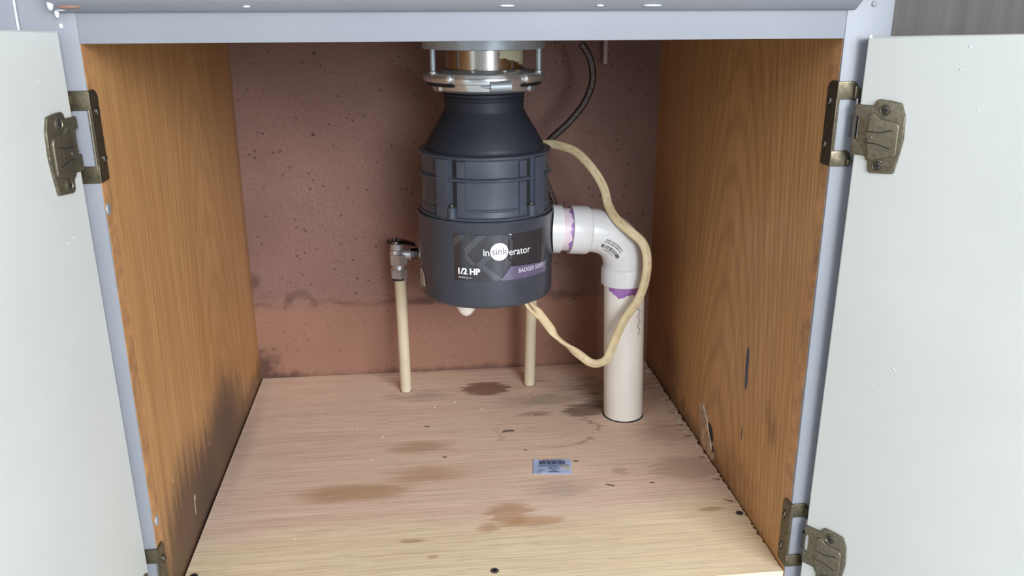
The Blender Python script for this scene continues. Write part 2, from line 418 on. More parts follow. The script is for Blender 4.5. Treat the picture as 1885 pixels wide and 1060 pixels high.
# -- disposer
def disposer_plastic(name, col, rough, spec=0.5):
    m = Mat(name, rough, 0, spec, col)
    P = m.coord(); n = m.noise(P, 30, 4)
    m.rough(m.rng(n, 0.3, 0.7, rough-0.05, rough+0.07))
    m.color(m.mix(m.rng(n, 0.3, 0.7), tuple(c*0.94 for c in col), tuple(c*1.06 for c in col)))
    m.bump(m.noise(P, 900, 2), 0.06, 0.0002)
    return m.m
M_CONE = disposer_plastic('black_rubber_neck', (36, 40, 50), 0.52, 0.35)
M_BODY = disposer_plastic('grey_plastic_housing', (63, 69, 81), 0.30)
M_CAN = disposer_plastic('grey_enamel_can', (60, 64, 74), 0.30)
M_GAPSHADE = plain('black_gap_shade', (18, 18, 20), 0.7)  # flat black painted in for the shade in gaps, grooves and slots
M_CHROME = plain('bright_zinc', (204, 208, 212), 0.20, 0.78, var=0.05, nsc=25)
M_STEEL = plain('brushed_steel', (190, 184, 178), 0.20, 1.0)
M_ZINC = plain('dull_zinc', (172, 182, 192), 0.40, 0.45, var=0.06, nsc=60)
M_PUTTY = plain('plumbers_putty', (196, 190, 160), 0.8, var=0.06, bump=0.4, bsc=120)
M_LABEL = plain('glossy_black_label', (58, 58, 64), 0.09, 0.35, 0.9)
M_LAB1 = plain('label_grey_chevron', (80, 80, 86), 0.09, 0.35, 0.9)
M_LABP = plain('label_purple', (96, 86, 114), 0.12, 0.0, 0.9)
M_WHITE = plain('white_print', (240, 240, 244), 0.4)
M_GREYP = plain('grey_print', (120, 118, 122), 0.4)
M_BADGE = plain('pale_print', (216, 212, 224), 0.4)
M_STKW = plain('white_rating_sticker', (206, 200, 196), 0.45, var=0.03)
M_WCAP = plain('white_plastic_cap', (232, 228, 222), 0.35)
# -- plumbing
M_PVC = plain('white_pvc', (216, 215, 216), 0.30, var=0.015, nsc=20)
M_PVCPIPE = plain('ivory_pvc_pipe', (232, 226, 218), 0.38, var=0.02, nsc=20)
M_CPVC = plain('cream_cpvc', (208, 193, 166), 0.40, var=0.03, nsc=30)
def primer():
    m = Mat('purple_primer', 0.35, 0, 0.5); P = m.coord()
    n = m.noise(P, 120, 4, 0.6); k = m.noise(P, 300, 3)
    c = m.mix(m.rng(n, 0.3, 0.65), (132, 84, 152), (166, 118, 184))
    m.color(m.mix(m.rng(k, 0.66, 0.76), c, (222, 196, 226))); return m.m
M_PURPLE = primer()
def pink_pipe():
    m = Mat('primer_tinted_pvc', 0.4, 0, 0.45); P = m.coord()
    m.color(m.mix(m.rng(m.noise(m.scale(P, (60, 60, 14)), 1.0, 4, 0.6), 0.35, 0.7), (226, 212, 214), (206, 180, 198))); return m.m
M_PINK = pink_pipe()
M_INK = plain('black_ink', (52, 50, 54), 0.6)
M_VALVE = plain('polished_chrome', (196, 198, 202), 0.20, 0.68, var=0.05, nsc=50)
M_VALVED = plain('dark_chrome', (98, 92, 90), 0.25, 1.0)
M_BLACKR = plain('black_rubber', (40, 36, 36), 0.6)
def braid():
    m = Mat('braided_hose', 0.32, 0.85, 0.5)
    u = m.coord('UV'); sep = m.node('ShaderNodeSeparateXYZ'); m.set(sep.inputs[0], u)
    a = m.math('MULTIPLY', sep.outputs[0], 1500.0); b = m.math('MULTIPLY', sep.outputs[1], 2*PI*4)
    w = m.math('MULTIPLY', m.math('SINE', m.math('ADD', a, b)), m.math('SINE', m.math('SUBTRACT', a, b)))
    m.color(m.mix(m.rng(w, -0.4, 0.5), (44, 38, 42), (150, 140, 140))); m.bump(w, 0.6, 0.0008); return m.m
M_BRAID = braid()
def cable():
    m = Mat('cream_cable_jacket', 0.46, 0, 0.4); P = m.coord()
    u = m.coord('UV'); sep = m.node('ShaderNodeSeparateXYZ'); m.set(sep.inputs[0], u)
    c = m.mix(m.rng(m.noise(P, 45, 4), 0.3, 0.7), (200, 178, 138), (222, 204, 168))
    band = m.rng(m.math('ABSOLUTE', m.math('SUBTRACT', sep.outputs[1], 0.28)), 0.028, 0.04, 1, 0)
    cv = m.node('ShaderNodeCombineXYZ'); m.set(cv.inputs[0], m.math('MULTIPLY', sep.outputs[0], 900)); m.set(cv.inputs[1], m.math('MULTIPLY', sep.outputs[1], 60))
    dash = m.rng(m.noise(cv.outputs[0], 1.0, 1), 0.53, 0.57)
    wd = m.node('ShaderNodeCombineXYZ'); m.set(wd.inputs[0], m.math('MULTIPLY', sep.outputs[0], 90))
    word = m.rng(m.noise(wd.outputs[0], 1.0, 0), 0.45, 0.5)
    m.color(m.mix(m.math('MULTIPLY', m.math('MULTIPLY', band, dash), m.math('MULTIPLY', word, 0.75)), c, (70, 62, 56))); return m.m
M_CABLE = cable()
# -- hinges
def brass(name, c1, c2, rough):
    m = Mat(name, rough, 0.75, 0.5); P = m.coord()
    n = m.noise(P, 320, 4, 0.65)
    m.color(m.mix(m.rng(n, 0.35, 0.68), c1, c2)); m.rough(m.rng(n, 0.3, 0.7, rough+0.08, rough-0.06)); m.bump(n, 0.1, 0.0003); return m.m
M_BRASS = brass('antique_brass', (104, 97, 82), (130, 121, 103), 0.42)
M_BRASSD = brass('dark_antique_brass', (82, 76, 63), (112, 102, 80), 0.36)
M_SCREW = plain('steel_screw', (150, 148, 146), 0.3, 1.0)
M_SCREWD = plain('dark_screw', (84, 79, 73), 0.4, 0.6)
M_BLACK = plain('black_slot', (22, 20, 18), 0.8)
# -- sticker
def blue_sticker():
    m = Mat('blue_sticker', 0.4, 0, 0.5); P = m.coord()
    c = m.mix(m.rng(m.noise(P, 60, 4), 0.3, 0.7), (168, 186, 226), (190, 204, 234))
    k = m.blob(P, (0.0155, -0.004, 0), (0.006, 0.014, BIG), 0.7, 0.004, 120, rot=-0.5)
    c = m.mix(m.math('MULTIPLY', k, 0.75), c, (206, 204, 176))
    k = m.blob(P, (-0.016, -0.012, 0), (0.008, 0.006, BIG), 0.8, 0.003, 120)
    m.color(m.mix(m.math('MULTIPLY', k, 0.6), c, (142, 138, 142))); return m.m
M_BLUE = blue_sticker()
M_BLUEINK = plain('dark_blue_ink', (52, 56, 96), 0.5)
def appliance_steel():
    m = Mat('brushed_taupe_panel', 0.6, 0.0, 0.25); P = m.coord()
    n = m.noise(m.scale(P, (90, 1, 1.0)), 1.0, 4, 0.6)
    m.color(m.mix(m.rng(n, 0.3, 0.7), (74, 69, 66), (90, 84, 81))); return m.m
M_APPL = appliance_steel()

# ------------------------------------------------------------------ the setting around the cabinet
def tiles():
    m = Mat('kitchen_floor', 0.45, 0, 0.4); P = m.coord()
    m.color(m.mix(m.rng(m.noise(m.scale(P, (40, 2, 1)), 1.0, 4), 0.3, 0.7), (190, 188, 186), (206, 204, 202))); return m.m
obj('floor', box(-2.6, 2.6, -2.7, 0.62, -0.18, -0.15), tiles(), kind='structure', label='grey kitchen floor in front of the sink cabinet')
M_WALL = plain('kitchen_wall', (196, 197, 198), 0.7, var=0.02)
obj('wall_front', box(-2.6, 2.6, -2.78, -2.72, -0.15, 2.35), M_WALL, kind='structure', label='pale kitchen wall facing the sink cabinet')
obj('wall_back', box(-2.6, 2.6, 0.560, 0.62, -0.15, 2.35), M_WALL, kind='structure', label='pale kitchen wall behind the sink cabinet')

# ------------------------------------------------------------------ sink cabinet
H = 0.4975; D = 0.527; W = 0.29
cab = empty('sink_cabinet', (0, 0, 0), None, 'open painted sink base cabinet with bare oak inside and two white doors', 'cabinet')
obj('side_panel', box(-W-0.012, -W, 0.019, D, -0.05, 0.72), M_OAK_L, cab, label='oak veneer left side panel with dark water stain')
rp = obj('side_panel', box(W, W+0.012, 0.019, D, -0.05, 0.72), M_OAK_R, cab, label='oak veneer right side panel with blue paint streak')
obj('back_panel', box(-W-0.012, W+0.012, D, D+0.006, -0.05, 0.72), M_BACK, cab, label='speckled reddish brown hardboard back')

def ragged_board():
    n = 150; x0, x1, y0, y1 = -W+0.0022, W-0.0012, 0.0005, D-0.001
    poly = [(x0, y0), (x1, y0)]
    for i in range(1, n):
        y = y0+(y1-y0)*i/n; poly.append((x1-random.random()**3*0.0032, y))
    poly += [(x1, y1), (x0, y1)]
    return prism(poly, -0.012, 0.0)
fl = obj('floor_board', ragged_board(), M_PLY, cab, label='stained plywood cabinet floor')
obj('floor_support', box(-W, W, 0.019, D, -0.03, -0.0125), M_DARKWOOD, cab)

def flat_screw(name, c, nrm, r, parent, mat, proud=0.0006, recess=True):
    """countersunk cross-head screw with its head facing nrm"""
    z = Vector(nrm).normalized(); Rm = z.to_track_quat('Z', 'Y').to_matrix().to_4x4()
    Mx = Matrix.Translation(Vector(c)) @ Rm
    head = lathe([(r*0.55, -0.003), (r, -0.0004), (r, proud*0.5), (r*0.8, proud), (r*0.62, proud*1.1)], (0, 0, 0), 20, 0, 2*PI, True)
    a, b = r*0.62, r*0.16
    cross = join(box(-a, a, -b, b, proud*0.6, proud*1.1+0.0002), box(-b, b, -a, a, proud*0.6, proud*1.1+0.0002))
    o = obj(name, xf(head, Mx), mat, parent, 40)
    o.data.materials.append(M_BLACK)
    me2 = xf(cross, Mx); base = OFF[o.name]
    bm = bmesh.new(); bm.from_mesh(o.data); n0 = len(bm.faces)
    vs_ = [bm.verts.new(Vector(v)-base) for v in me2[0]]
    for f in me2[1]:
        nf = bm.faces.new([vs_[i] for i in f]); nf.material_index = 1
    bm.to_mesh(o.data); bm.free()
    return o
M_FLOORSCREW = plain('grey_phosphate_screw', (92, 86, 78), 0.6, 0.2)
for c in [(0.2868, 0.1025), (0.0103, 0.0325), (-0.2835, 0.0570)]:
    flat_screw('screw', (c[0]*0.985, c[1], 0.0), (0, 0, 1), 0.0042, fl, M_FLOORSCREW)
obj('splinter', tube(spline([(0.047, 0.3165, 0.0008), (0.054, 0.3178, 0.0016), (0.0615, 0.3182, 0.0009)], 4), 0.0010, 6), plain('dark_splinter', (66, 48, 40), 0.8), fl)
obj('splinter', tube(spline([(0.152, 0.176, 0.0006), (0.156, 0.1735, 0.001), (0.1605, 0.1722, 0.0006)], 4), 0.0007, 6), plain('brown_splinter', (86, 60, 44), 0.8), fl)
M_CRUMB = plain('pale_crumb', (226, 216, 204), 0.8)
for k in range(16):
    x = random.uniform(-0.2, 0.16); y = random.uniform(0.10, 0.42); s = random.uniform(0.0006, 0.0012)
    obj('crumb', ball((x, y, s*0.6), s, s*0.8, s*0.6, 6, 4), M_CRUMB, fl)
# splinters torn up along the sawn right edge
for k in range(22):
    y = random.uniform(0.12, 0.52); L = random.uniform(0.003, 0.010)
    x = W-0.004-random.random()*0.003
    obj('splinter', tube([(x, y, 0.0003), (x-L*0.6, y+random.uniform(-1, 1)*L*0.4, 0.0015), (x-L, y+random.uniform(-1, 1)*L*0.6, 0.001)], [0.0007, 0.0006, 0.0002], 5), M_CRUMB if k % 3 else M_DARKWOOD, fl)

# torn veneer at the foot of the right panel
M_TORN = plain('torn_veneer_core', (176, 146, 118), 0.85, var=0.2, nsc=90, bump=0.5)
def panel_patch(pts, t):   # outline (y, z) on the inside of the right panel
    v = prism(pts, 0, t)
    return [(W-q[2], q[0], q[1]) for q in v[0]], v[1]
torn = [(0.272, 0.052), (0.262, 0.056), (0.252, 0.054), (0.243, 0.047), (0.236, 0.040), (0.226, 0.033), (0.222, 0.024), (0.214, 0.016), (0.210, 0.006), (0.214, 0.0005), (0.252, 0.0005), (0.262, 0.008), (0.266, 0.022), (0.272, 0.036)]
tp = obj('torn_veneer', panel_patch(torn, 0.0006), M_TORN, rp)
M_HOLE = plain('dark_torn_gap', (46, 44, 50), 0.9)
obj('torn_gap', panel_patch([(0.236, 0.041), (0.228, 0.041), (0.221, 0.036), (0.217, 0.029), (0.219, 0.023), (0.226, 0.026), (0.231, 0.033)], 0.0010), M_HOLE, rp)
obj('torn_gap', panel_patch([(0.2165, 0.020), (0.2135, 0.019), (0.2125, 0.013), (0.2155, 0.013)], 0.0010), M_HOLE, rp)
lip = tube(spline([(W-0.0007, 0.258, 0.0555), (W-0.0007, 0.249, 0.0475), (W-0.0007, 0.2395, 0.0405), (W-0.0007, 0.2335, 0.0300), (W-0.0007, 0.2245, 0.0245), (W-0.0007, 0.2195, 0.0120)], 4), [0.0004+0.0005*abs(math.sin(k*0.8)) for k in range(21)], 6)
obj('torn_lip', lip, M_CRUMB, rp)

# face frame: painted stiles with bare oak inner edges, rail, drawer front above
def stile(x0, x1, inner):
    V, F = box(x0, x1, 0.0, 0.019, -0.06, 0.70, 0.0004, 2)
    return V, F
for x0, x1, inner, lab in [(-W-0.0395, -W, 1, 'pale painted left stile with bare oak inner edge'), (W, W+0.0385, -1, 'pale painted right stile with bare oak inner edge')]:
    s = obj('stile', stile(x0, x1, inner), M_STILE, cab, 35, label=lab)
    xi = x1 if inner > 0 else x0
    # bare oak inner edge, the paint lapping over it raggedly
    n = 120; P = []
    e = 0.0015
    for i in range(n+1):
        e = min(0.0045, max(0.0008, e+random.uniform(-0.0005, 0.0005)))
        P.append(e)
    V, F = [], []
    for i in range(n+1):
        z = -0.05+(H+0.05)*i/n
        V += [(xi+inner*0.0004, P[i], z), (xi+inner*0.0004, 0.0192, z)]
    for i in range(n): F.append((2*i, 2*i+1, 2*i+3, 2*i+2))
    m = len(V); V2 = [(v[0]-inner*0.0006, v[1], v[2]) for v in V]
    F2 = [tuple(m+k for k in f) for f in F]
    rim = [(0, 1, m+1, m), (2*n, 2*n+1, m+2*n+1, m+2*n)]
    for i in range(n): rim += [(2*i, 2*i+2, m+2*i+2, m+2*i), (2*i+1, 2*i+3, m+2*i+3, m+2*i+1)]
    obj('bare_edge', (V+V2, F+F2+rim), M_RAWOAK, s)
obj('top_rail', box(-W, W, 0.0003, 0.019, H, 0.565, 0.0004, 2), M_FRAME, cab, 35, label='pale painted rail over the opening')
obj('bottom_rail', box(-W, W, 0.0003, 0.019, -0.06, -0.0125, 0.0006, 2), M_FRAME, cab, 35)
obj('upper_rail', box(-W, W, 0.0003, 0.019, 0.66, 0.70), M_FRAME, cab)
# lipped false drawer front, lower edge rounded back to the frame
def drawer_front():
    prof = [(-0.0005, 0.5192), (-0.003, 0.5194), (-0.0070, 0.5212), (-0.0150, 0.5262), (-0.0182, 0.5295), (-0.0190, 0.535), (-0.0190, 0.655), (-0.015, 0.662), (-0.0005, 0.662)]
    V, F = [], []
    xs = [-0.3035, -0.3025, -0.300, 0.2925, 0.295, 0.296]
    for x, s in zip(xs, (0.55, 0.9, 1, 1, 0.9, 0.55)):
        for y, z in prof: V.append((x, y*s, z))
    p = len(prof)
    for i in range(len(xs)-1):
        for k in range(p): F.append((i*p+k, (i+1)*p+k, (i+1)*p+(k+1) % p, i*p+(k+1) % p))
    F.append(tuple(range(p))); F.append(tuple((len(xs)-1)*p+k for k in range(p)))
    return V, F
df = obj('drawer_front', drawer_front(), M_FRAME, cab, 50, label='pale painted false drawer front with chipped lower lip')
obj('paint_drip', join(ball((-0.3015, -0.0125, 0.5245), 0.0022, 0.0016, 0.0040), ball((-0.3012, -0.0035, 0.5195), 0.0018, 0.0014, 0.0042), ball((-0.2975, -0.006, 0.5212), 0.0040, 0.0012, 0.0010)), M_PAINTBIT, df, 60)
obj('paint_drip', ball((-0.3008, -0.0004, 0.5100), 0.0017, 0.0010, 0.0019, 10, 7), M_PAINTBIT, df, 60)
obj('bare_chip', ball((-0.2900, -0.0098, 0.5232), 0.0085, 0.0022, 0.0016), plain('bare_brown_wood', (142, 108, 92), 0.7, var=0.1), df, 60)
for cx, w in [(-0.168, 0.003), (0.02, 0.006), (0.09, 0.003), (0.13, 0.008)]:
    obj('paint_drip', ball((cx, -0.0112, 0.5230), w, 0.0012, 0.0008, 10, 6), M_PAINTBIT, df, 60)
obj('paint_drip', ball((0.3115, -0.0003, 0.5235), 0.0024, 0.0008, 0.0024, 12, 8), M_STILE, cab, 60)

# ---- doors
PR = Vector((0.3033, -0.012, 0)); AR = math.radians(308)
PL = Vector((-0.2990, -0.012, 0)); AL = math.radians(260)
def door_frame(P, ang, side):
    """local (u along the door from its hinge edge, v up, w out of the inside face) -> world"""
    d = Vector((math.cos(ang), math.sin(ang), 0))
    n = Vector((-d.y, d.x, 0))
    if n.dot(Vector((-0.05, -0.68, 0))-P) < 0: n = -n
    M = Matrix(((d.x, 0, n.x, P.x), (d.y, 0, n.y, P.y), (0, 1, 0, 0), (0, 0, 0, 1)))
    return M
MR, ML = door_frame(PR, AR, 1), door_frame(PL, AL, -1)
def door_slab(poly, bev=0.0016):
    return prism(poly, -0.019, 0.0, bev, 3, True)
dr = obj('door', xf(door_slab([(-0.0038, -0.035), (0.302, -0.035), (0.302, 0.5112), (0.0, 0.4990)]), MR), M_DOOR, cab, 40, label='white painted right door swung wide open')
dl = obj('door', xf(door_slab([(-0.0090, -0.035), (0.302, -0.035), (0.302, 0.5190), (0.0, 0.5069)]), ML), M_DOOR, cab, 40, label='white painted left door swung open')
obj('paint_bead', xf(ball((0.0018, 0.4992, 0.0), 0.0016, 0.0016, 0.0014), MR), M_PAINTBIT, dr, 60)
for u, v, s in [(0.076, 0.494, 0.0009), (0.072, 0.478, 0.0008), (0.088, 0.45, 0.0006), (0.030, 0.30, 0.0006), (0.055, 0.235, 0.0009), (0.0565, 0.2335, 0.0007), (0.040, 0.215, 0.0006)]:
    obj('paint_bead', xf(ball((u, v, 0.0), s, s*1.3, s*0.6, 8, 6), MR), M_PAINTBIT, dr, 60)
for u, v, s in [(0.030, 0.36, 0.0008), (0.022, 0.362, 0.0006), (0.033, 0.475, 0.0006), (0.040, 0.375, 0.0005)]:
    obj('paint_bead', xf(ball((u, v, 0.0), s, s*1.3, s*0.6, 8, 6), ML), M_PAINTBIT, dl, 60)

# ---- hinges (frame wing wrapped round the stile, knuckle, leaf screwed to the door)
def rounded(poly, r, n=4):
    out = []; m = len(poly)
    for i in range(m):
        p = Vector(poly[i]); a = Vector(poly[i-1]); b = Vector(poly[(i+1) % m])
        la, lb = (a-p).length, (b-p).length; q = min(r, la*0.45, lb*0.45)
        s = p+(a-p).normalized()*q; e = p+(b-p).normalized()*q
        for k in range(n+1):
            t = k/n; out.append(tuple((1-t)**2*s+2*t*(1-t)*p+t*t*e))
    return out
def make_hinge(zc, side, Md, label, du=0.0):
    xi = W*side
    h = empty('hinge', (xi, 0, zc), cab, label)
    t = 0.0016
    # plate against the inner edge of the stile
    py = rounded([(-0.0012, -0.0345), (0.0165, -0.0345), (0.0165, 0.0300), (0.0115, 0.0345), (-0.0012, 0.0345)], 0.003)
    v = prism(py, 0.0004, t, 0.0004, 1)
    plate = ([(xi-side*q[2], q[0], zc+q[1]) for q in v[0]], v[1])
    fw = obj('frame_wing', plate, M_BRASSD, h, 35)
    # two straps wrapped over the front of the stile, each curling to the pin
    for s in (1, -1):
        z0, z1 = (0.0200, 0.0345) if s > 0 else (-0.0345, -0.0215)
        a0, a1 = (z0, z1)
        ol = [(-t, a0), (0.0125, a0), (0.0155, a0 if s < 0 else a0-0.002), (0.0165, (a0+a1)/2), (0.0135, a1), (-t, a1)]
        v = prism(rounded(ol, 0.002), 0.0002, 0.0016, 0.0005, 2)
        st = ([(xi+side*q[0], -q[2], zc+q[1]) for q in v[0]], v[1])
        obj('strap', st, M_BRASSD, h, 35)
        v = prism(rounded([(0.0120, a0+0.001), (0.0172, a0+0.001-(0.004 if s > 0 else -0.004)), (0.0172, (a0+a1)/2+s*0.001), (0.0120, a1-0.003 if s > 0 else a0+0.006)], 0.0012), 0.0014, 0.0042, 0.0008, 2)
        obj('strap_end', ([(xi+side*q[0], -q[2], zc+q[1]) for q in v[0]], v[1]), M_BRASSD, h, 35)
    # bright rolled edge of the plate between the straps
    obj('plate_lip', tube([(xi+side*0.0006, -0.0008, zc-0.0225), (xi+side*0.0006, -0.0008, zc+0.021)], 0.0009, 8), M_BRASS, h, 40)
    # pin, spring barrel
    px, pyy = xi+side*0.0128, -0.0075
    obj('pin', tube([(px, pyy, zc-0.0225), (px, pyy, zc+0.0215)], 0.0011, 10), M_SCREW, h, 40)
    obj('spring_barrel', join(lathe([(0.0022, -0.0085), (0.0029, -0.008), (0.0029, 0.006), (0.0022, 0.0068)], (px, pyy, zc), 14, 0, 2*PI, True),
        lathe([(0.0034, -0.0095), (0.0034, -0.0078)], (px, pyy, zc), 14, 0, 2*PI, True), lathe([(0.0034, 0.0058), (0.0034, 0.0074)], (px, pyy, zc), 14, 0, 2*PI, True)), M_SCREWD, h, 40)
    # leaf flat on the inside of the door
    leaf = [(0.0012, -0.0098), (0.0012, 0.0080), (-0.0028+du, 0.0080), (-0.0028+du, 0.0173), (0.0122, 0.0173), (0.0131, 0.0206), (0.0150, 0.0224), (0.0235, 0.0222), (0.0335, 0.0206), (0.0372, 0.0113), (0.0383, -0.0068), (0.0366, -0.0187),
            (0.0338, -0.0344), (0.0147, -0.0361), (0.0125, -0.0337), (0.0120, -0.0268), (0.0098, -0.0253), (0.0095, -0.0228), (-0.0028+du, -0.0225), (-0.0028+du, -0.0098)]
    lz = zc
    v = prism(rounded(leaf, 0.0014, 3), 0.0, 0.0022, 0.0009, 2)
    lf = obj('door_leaf', xf(([(q[0], lz+q[1], q[2]) for q in v[0]], v[1]), Md), M_BRASS, h, 35)
    emb = [(0.0094, 0.0089), (0.0104, 0.0111), (0.0138, 0.0123), (0.0186, 0.0080), (0.0325, 0.0060), (0.0345, 0.0028), (0.0348, -0.0206), (0.0165, -0.0254), (0.0115, -0.0250), (0.0100, -0.006)]
    v = prism(rounded(emb, 0.0022, 3), 0.0015, 0.0040, 0.0012, 3)
    obj('embossed_pad', xf(([(q[0], lz+q[1], q[2]) for q in v[0]], v[1]), Md), M_BRASS, h, 40)
    for pts in ([(0.0105, -0.0029), (0.0201, -0.0029), (0.0295, -0.0006)], [(0.0112, -0.0118), (0.0195, -0.0122), (0.0293, -0.0149)]):
        p3 = spline([(a, lz+b, 0.0039) for a, b in pts], 5)
        obj('slot', xf(tube(p3, 0.00045, 6), Md), M_BLACK, h)
    obj('dimple', xf(ball((0.0135, lz-0.0075, 0.0039), 0.0012, 0.0014, 0.0007, 10, 6), Md), M_BRASS, h, 60)
    for a, b in ((0.0222, 0.0146), (0.0213, -0.0291)):
        ringv = lathe([(0.0048, 0.0), (0.0046, 0.0010), (0.0040, 0.0012), (0.0034, 0.0004)], (0, 0, 0), 20)
        obj('screw_boss', xf(ringv, Md @ Matrix.Translation((a, lz+b, 0.0021))), M_BRASS, h, 50)
        c = Md @ Vector((a, lz+b, 0.0024)); nn = Md.to_3x3() @ Vector((0, 0, 1))
        flat_screw('screw', c, nn, 0.0031, h, M_SCREWD, 0.0010)
    for y, z in ((0.0098, 0.0185), (0.0108, -0.0170)):
        flat_screw('screw', (xi-side*t, y, zc+z), (-side, 0, 0), 0.0030, h, M_SCREW, 0.0014)
        obj('screw_slot_hole', (lambda v: ([(xi-side*q[2], y+q[0]-0.0002, zc+z+q[1]-0.0048) for q in v[0]], v[1]))(prism(rounded([(-0.0007, -0.0016), (0.0007, -0.0016), (0.0007, 0.0016), (-0.0007, 0.0016)], 0.0006), 0.0012, t+0.00015)), M_BLACK, h)
    return h
make_hinge(0.4300, 1, MR, 'antique brass upper right hinge')
make_hinge(0.0405, 1, MR, 'antique brass lower right hinge')
make_hinge(0.4300, -1, ML, 'antique brass upper left hinge')
make_hinge(0.0370, -1, ML, 'antique brass lower left hinge')
# two round plugs on the inner edge of the left stile
st_l = [o for o in bpy.data.objects if o.name.startswith('stile')][0]
for y, z in ((0.0060, 0.3740), (0.0100, 0.0935)):
    obj('nail_head', (lambda v: ([(-W+q[2], y+q[0], z+q[1]) for q in v[0]], v[1]))(prism([(0.0042*math.cos(2*PI*k/16), 0.0048*math.sin(2*PI*k/16)) for k in range(16)], -0.0004, 0.0012, 0.0005, 2)), M_ZINC, st_l, 40)

# ---- neighbours and what closes the cabinet above
nb = empty('neighbour_cabinet', (-0.62, 0.0, 0), None, 'pale painted cabinet standing left of the sink cabinet', 'cabinet')
obj('stile', box(-0.372, -W-0.0405, 0.0, 0.019, -0.06, 0.70, 0.0008), M_STILE, nb, 35)
obj('body', box(-0.90, -0.3725, 0.019, 0.53, -0.06, 0.70), M_OAK_L, nb)
obj('front_frame', box(-0.90, -0.3725, 0.0003, 0.019, -0.06, 0.70), M_STILE, nb)
obj('seam_caulk', tube([(-W-0.0400, -0.0006, -0.05), (-W-0.0400, -0.0006, 0.69)], 0.0009, 8), M_PAINTBIT, cab, 60)
ap = empty('appliance', (0.63, 0.30, -0.15), None, 'brushed taupe appliance beside the right stile', 'appliance')
obj('front_panel', box(W+0.0400, 0.92, 0.010, 0.030, -0.06, 0.69, 0.003, 3), M_APPL, ap, 40)
obj('body', box(W+0.0400, 0.92, 0.0305, 0.53, -0.12, 0.69), M_APPL, ap)
obj('foot', join(*[box(x, x+0.04, y, y+0.04, -0.15, -0.12) for x in (0.36, 0.86) for y in (0.06, 0.46)]), M_BLACKR, ap)
obj('base_plinth', box(-W-0.03, W+0.03, 0.075, D, -0.15, -0.06), M_STILE, cab)
obj('base_plinth', box(-0.89, -0.375, 0.075, 0.53, -0.15, -0.06), M_STILE, nb)
# countertop with a hole for the sink bowl
M_TOP = plain('worktop', (170, 164, 156), 0.35, var=0.1, nsc=120)
sx0, sx1, sy0, sy1 = -0.20, 0.26, 0.13, 0.50
obj('countertop', join(box(-0.92, sx0, -0.035, 0.555, 0.72, 0.755), box(sx1, 0.94, -0.035, 0.555, 0.72, 0.755), box(sx0, sx1, -0.035, sy0, 0.72, 0.755), box(sx0, sx1, sy1, 0.555, 0.72, 0.755)), M_TOP, None, label='worktop over the sink cabinet', cat='countertop')
def sink_bowl():
    V, F = [], []
    t = 0.0012; zb = 0.4905; cx, cy, hr = 0.030, 0.345, 0.0445
    rings = [(sx0-0.015, sx1+0.015, sy0-0.015, sy1+0.015, 0.7565), (sx0+0.004, sx1-0.004, sy0+0.004, sy1-0.004, 0.7565), (sx0+0.012, sx1-0.012, sy0+0.012, sy1-0.012, zb+0.05), (sx0+0.03, sx1-0.03, sy0+0.03, sy1-0.03, zb+0.010)]
    def ring(r, n=16):
        x0, x1, y0, y1, z = r; out = []
        mx, my = cx, cy
        for k in range(64):
            a = 2*PI*k/64; dx, dy = math.cos(a), math.sin(a)
            s = min(((x1-mx)/dx if dx > 1e-9 else (x0-mx)/dx if dx < -1e-9 else 1e9), ((y1-my)/dy if dy > 1e-9 else (y0-my)/dy if dy < -1e-9 else 1e9))
            out.append((mx+dx*s, my+dy*s, z))
        return out
    loops = [ring(r) for r in rings]+[[(cx+hr*math.cos(2*PI*k/64), cy+hr*math.sin(2*PI*k/64), zb+t) for k in range(64)], [(cx+hr*math.cos(2*PI*k/64), cy+hr*math.sin(2*PI*k/64), zb) for k in range(64)]]
    loops += [[(x+(0.001 if x > cx else -0.001), y+(0.001 if y > cy else -0.001), z-t) for x, y, z in ring(rings[i])] for i in (3, 2, 1, 0)]
    for lp in loops: V += lp
    m = len(loops)
    for i in range(m):
        for k in range(64): F.append((i*64+k, i*64+(k+1) % 64, ((i+1) % m)*64+(k+1) % 64, ((i+1) % m)*64+k))
    return V, F
obj('kitchen_sink', sink_bowl(), M_STEEL, None, 40, label='stainless steel sink bowl hung in the worktop above', cat='sink')

# ------------------------------------------------------------------ garbage disposer
C = (0.030, 0.345, 0.0); CX, CY = C[0], C[1]
dis = empty('garbage_disposer', (CX, CY, 0.165), None, 'dark grey garbage disposer hanging under the sink', 'disposer')
can = obj('motor_can', lathe([(0.0, 0.1865), (0.070, 0.1865), (0.0775, 0.1872), (0.0800, 0.1890), (0.0810, 0.1920), (0.0812, 0.240), (0.0812, 0.2862), (0.0822, 0.2876), (0.0824, 0.2892), (0.0815, 0.2905), (0.0800, 0.2896)], C, 96), M_CAN, dis, 40, label='dark grey enamel motor can')
obj('gap_ring', lathe([(0.0700, 0.2880), (0.0798, 0.2880), (0.0798, 0.2906), (0.0700, 0.2906)], C, 72), M_GAPSHADE, dis)
body_prof = [(0.070, 0.2900), (0.0800, 0.2912), (0.0803, 0.2926), (0.0795, 0.2938), (0.0768, 0.2945), (0.0762, 0.3005), (0.0772, 0.3020), (0.0772, 0.3032), (0.0758, 0.3042), (0.0755, 0.3345), (0.0762, 0.3352), (0.0795, 0.3357), (0.0800, 0.3368), (0.0795, 0.3380), (0.0762, 0.3386),
             (0.0753, 0.3395), (0.0750, 0.3580), (0.0760, 0.3594), (0.0785, 0.3600), (0.0790, 0.3612), (0.0785, 0.3625), (0.0700, 0.3632), (0.060, 0.3636)]
bd = obj('housing', lathe(body_prof, C, 96), M_BODY, dis, 35, label='grey ribbed plastic housing')
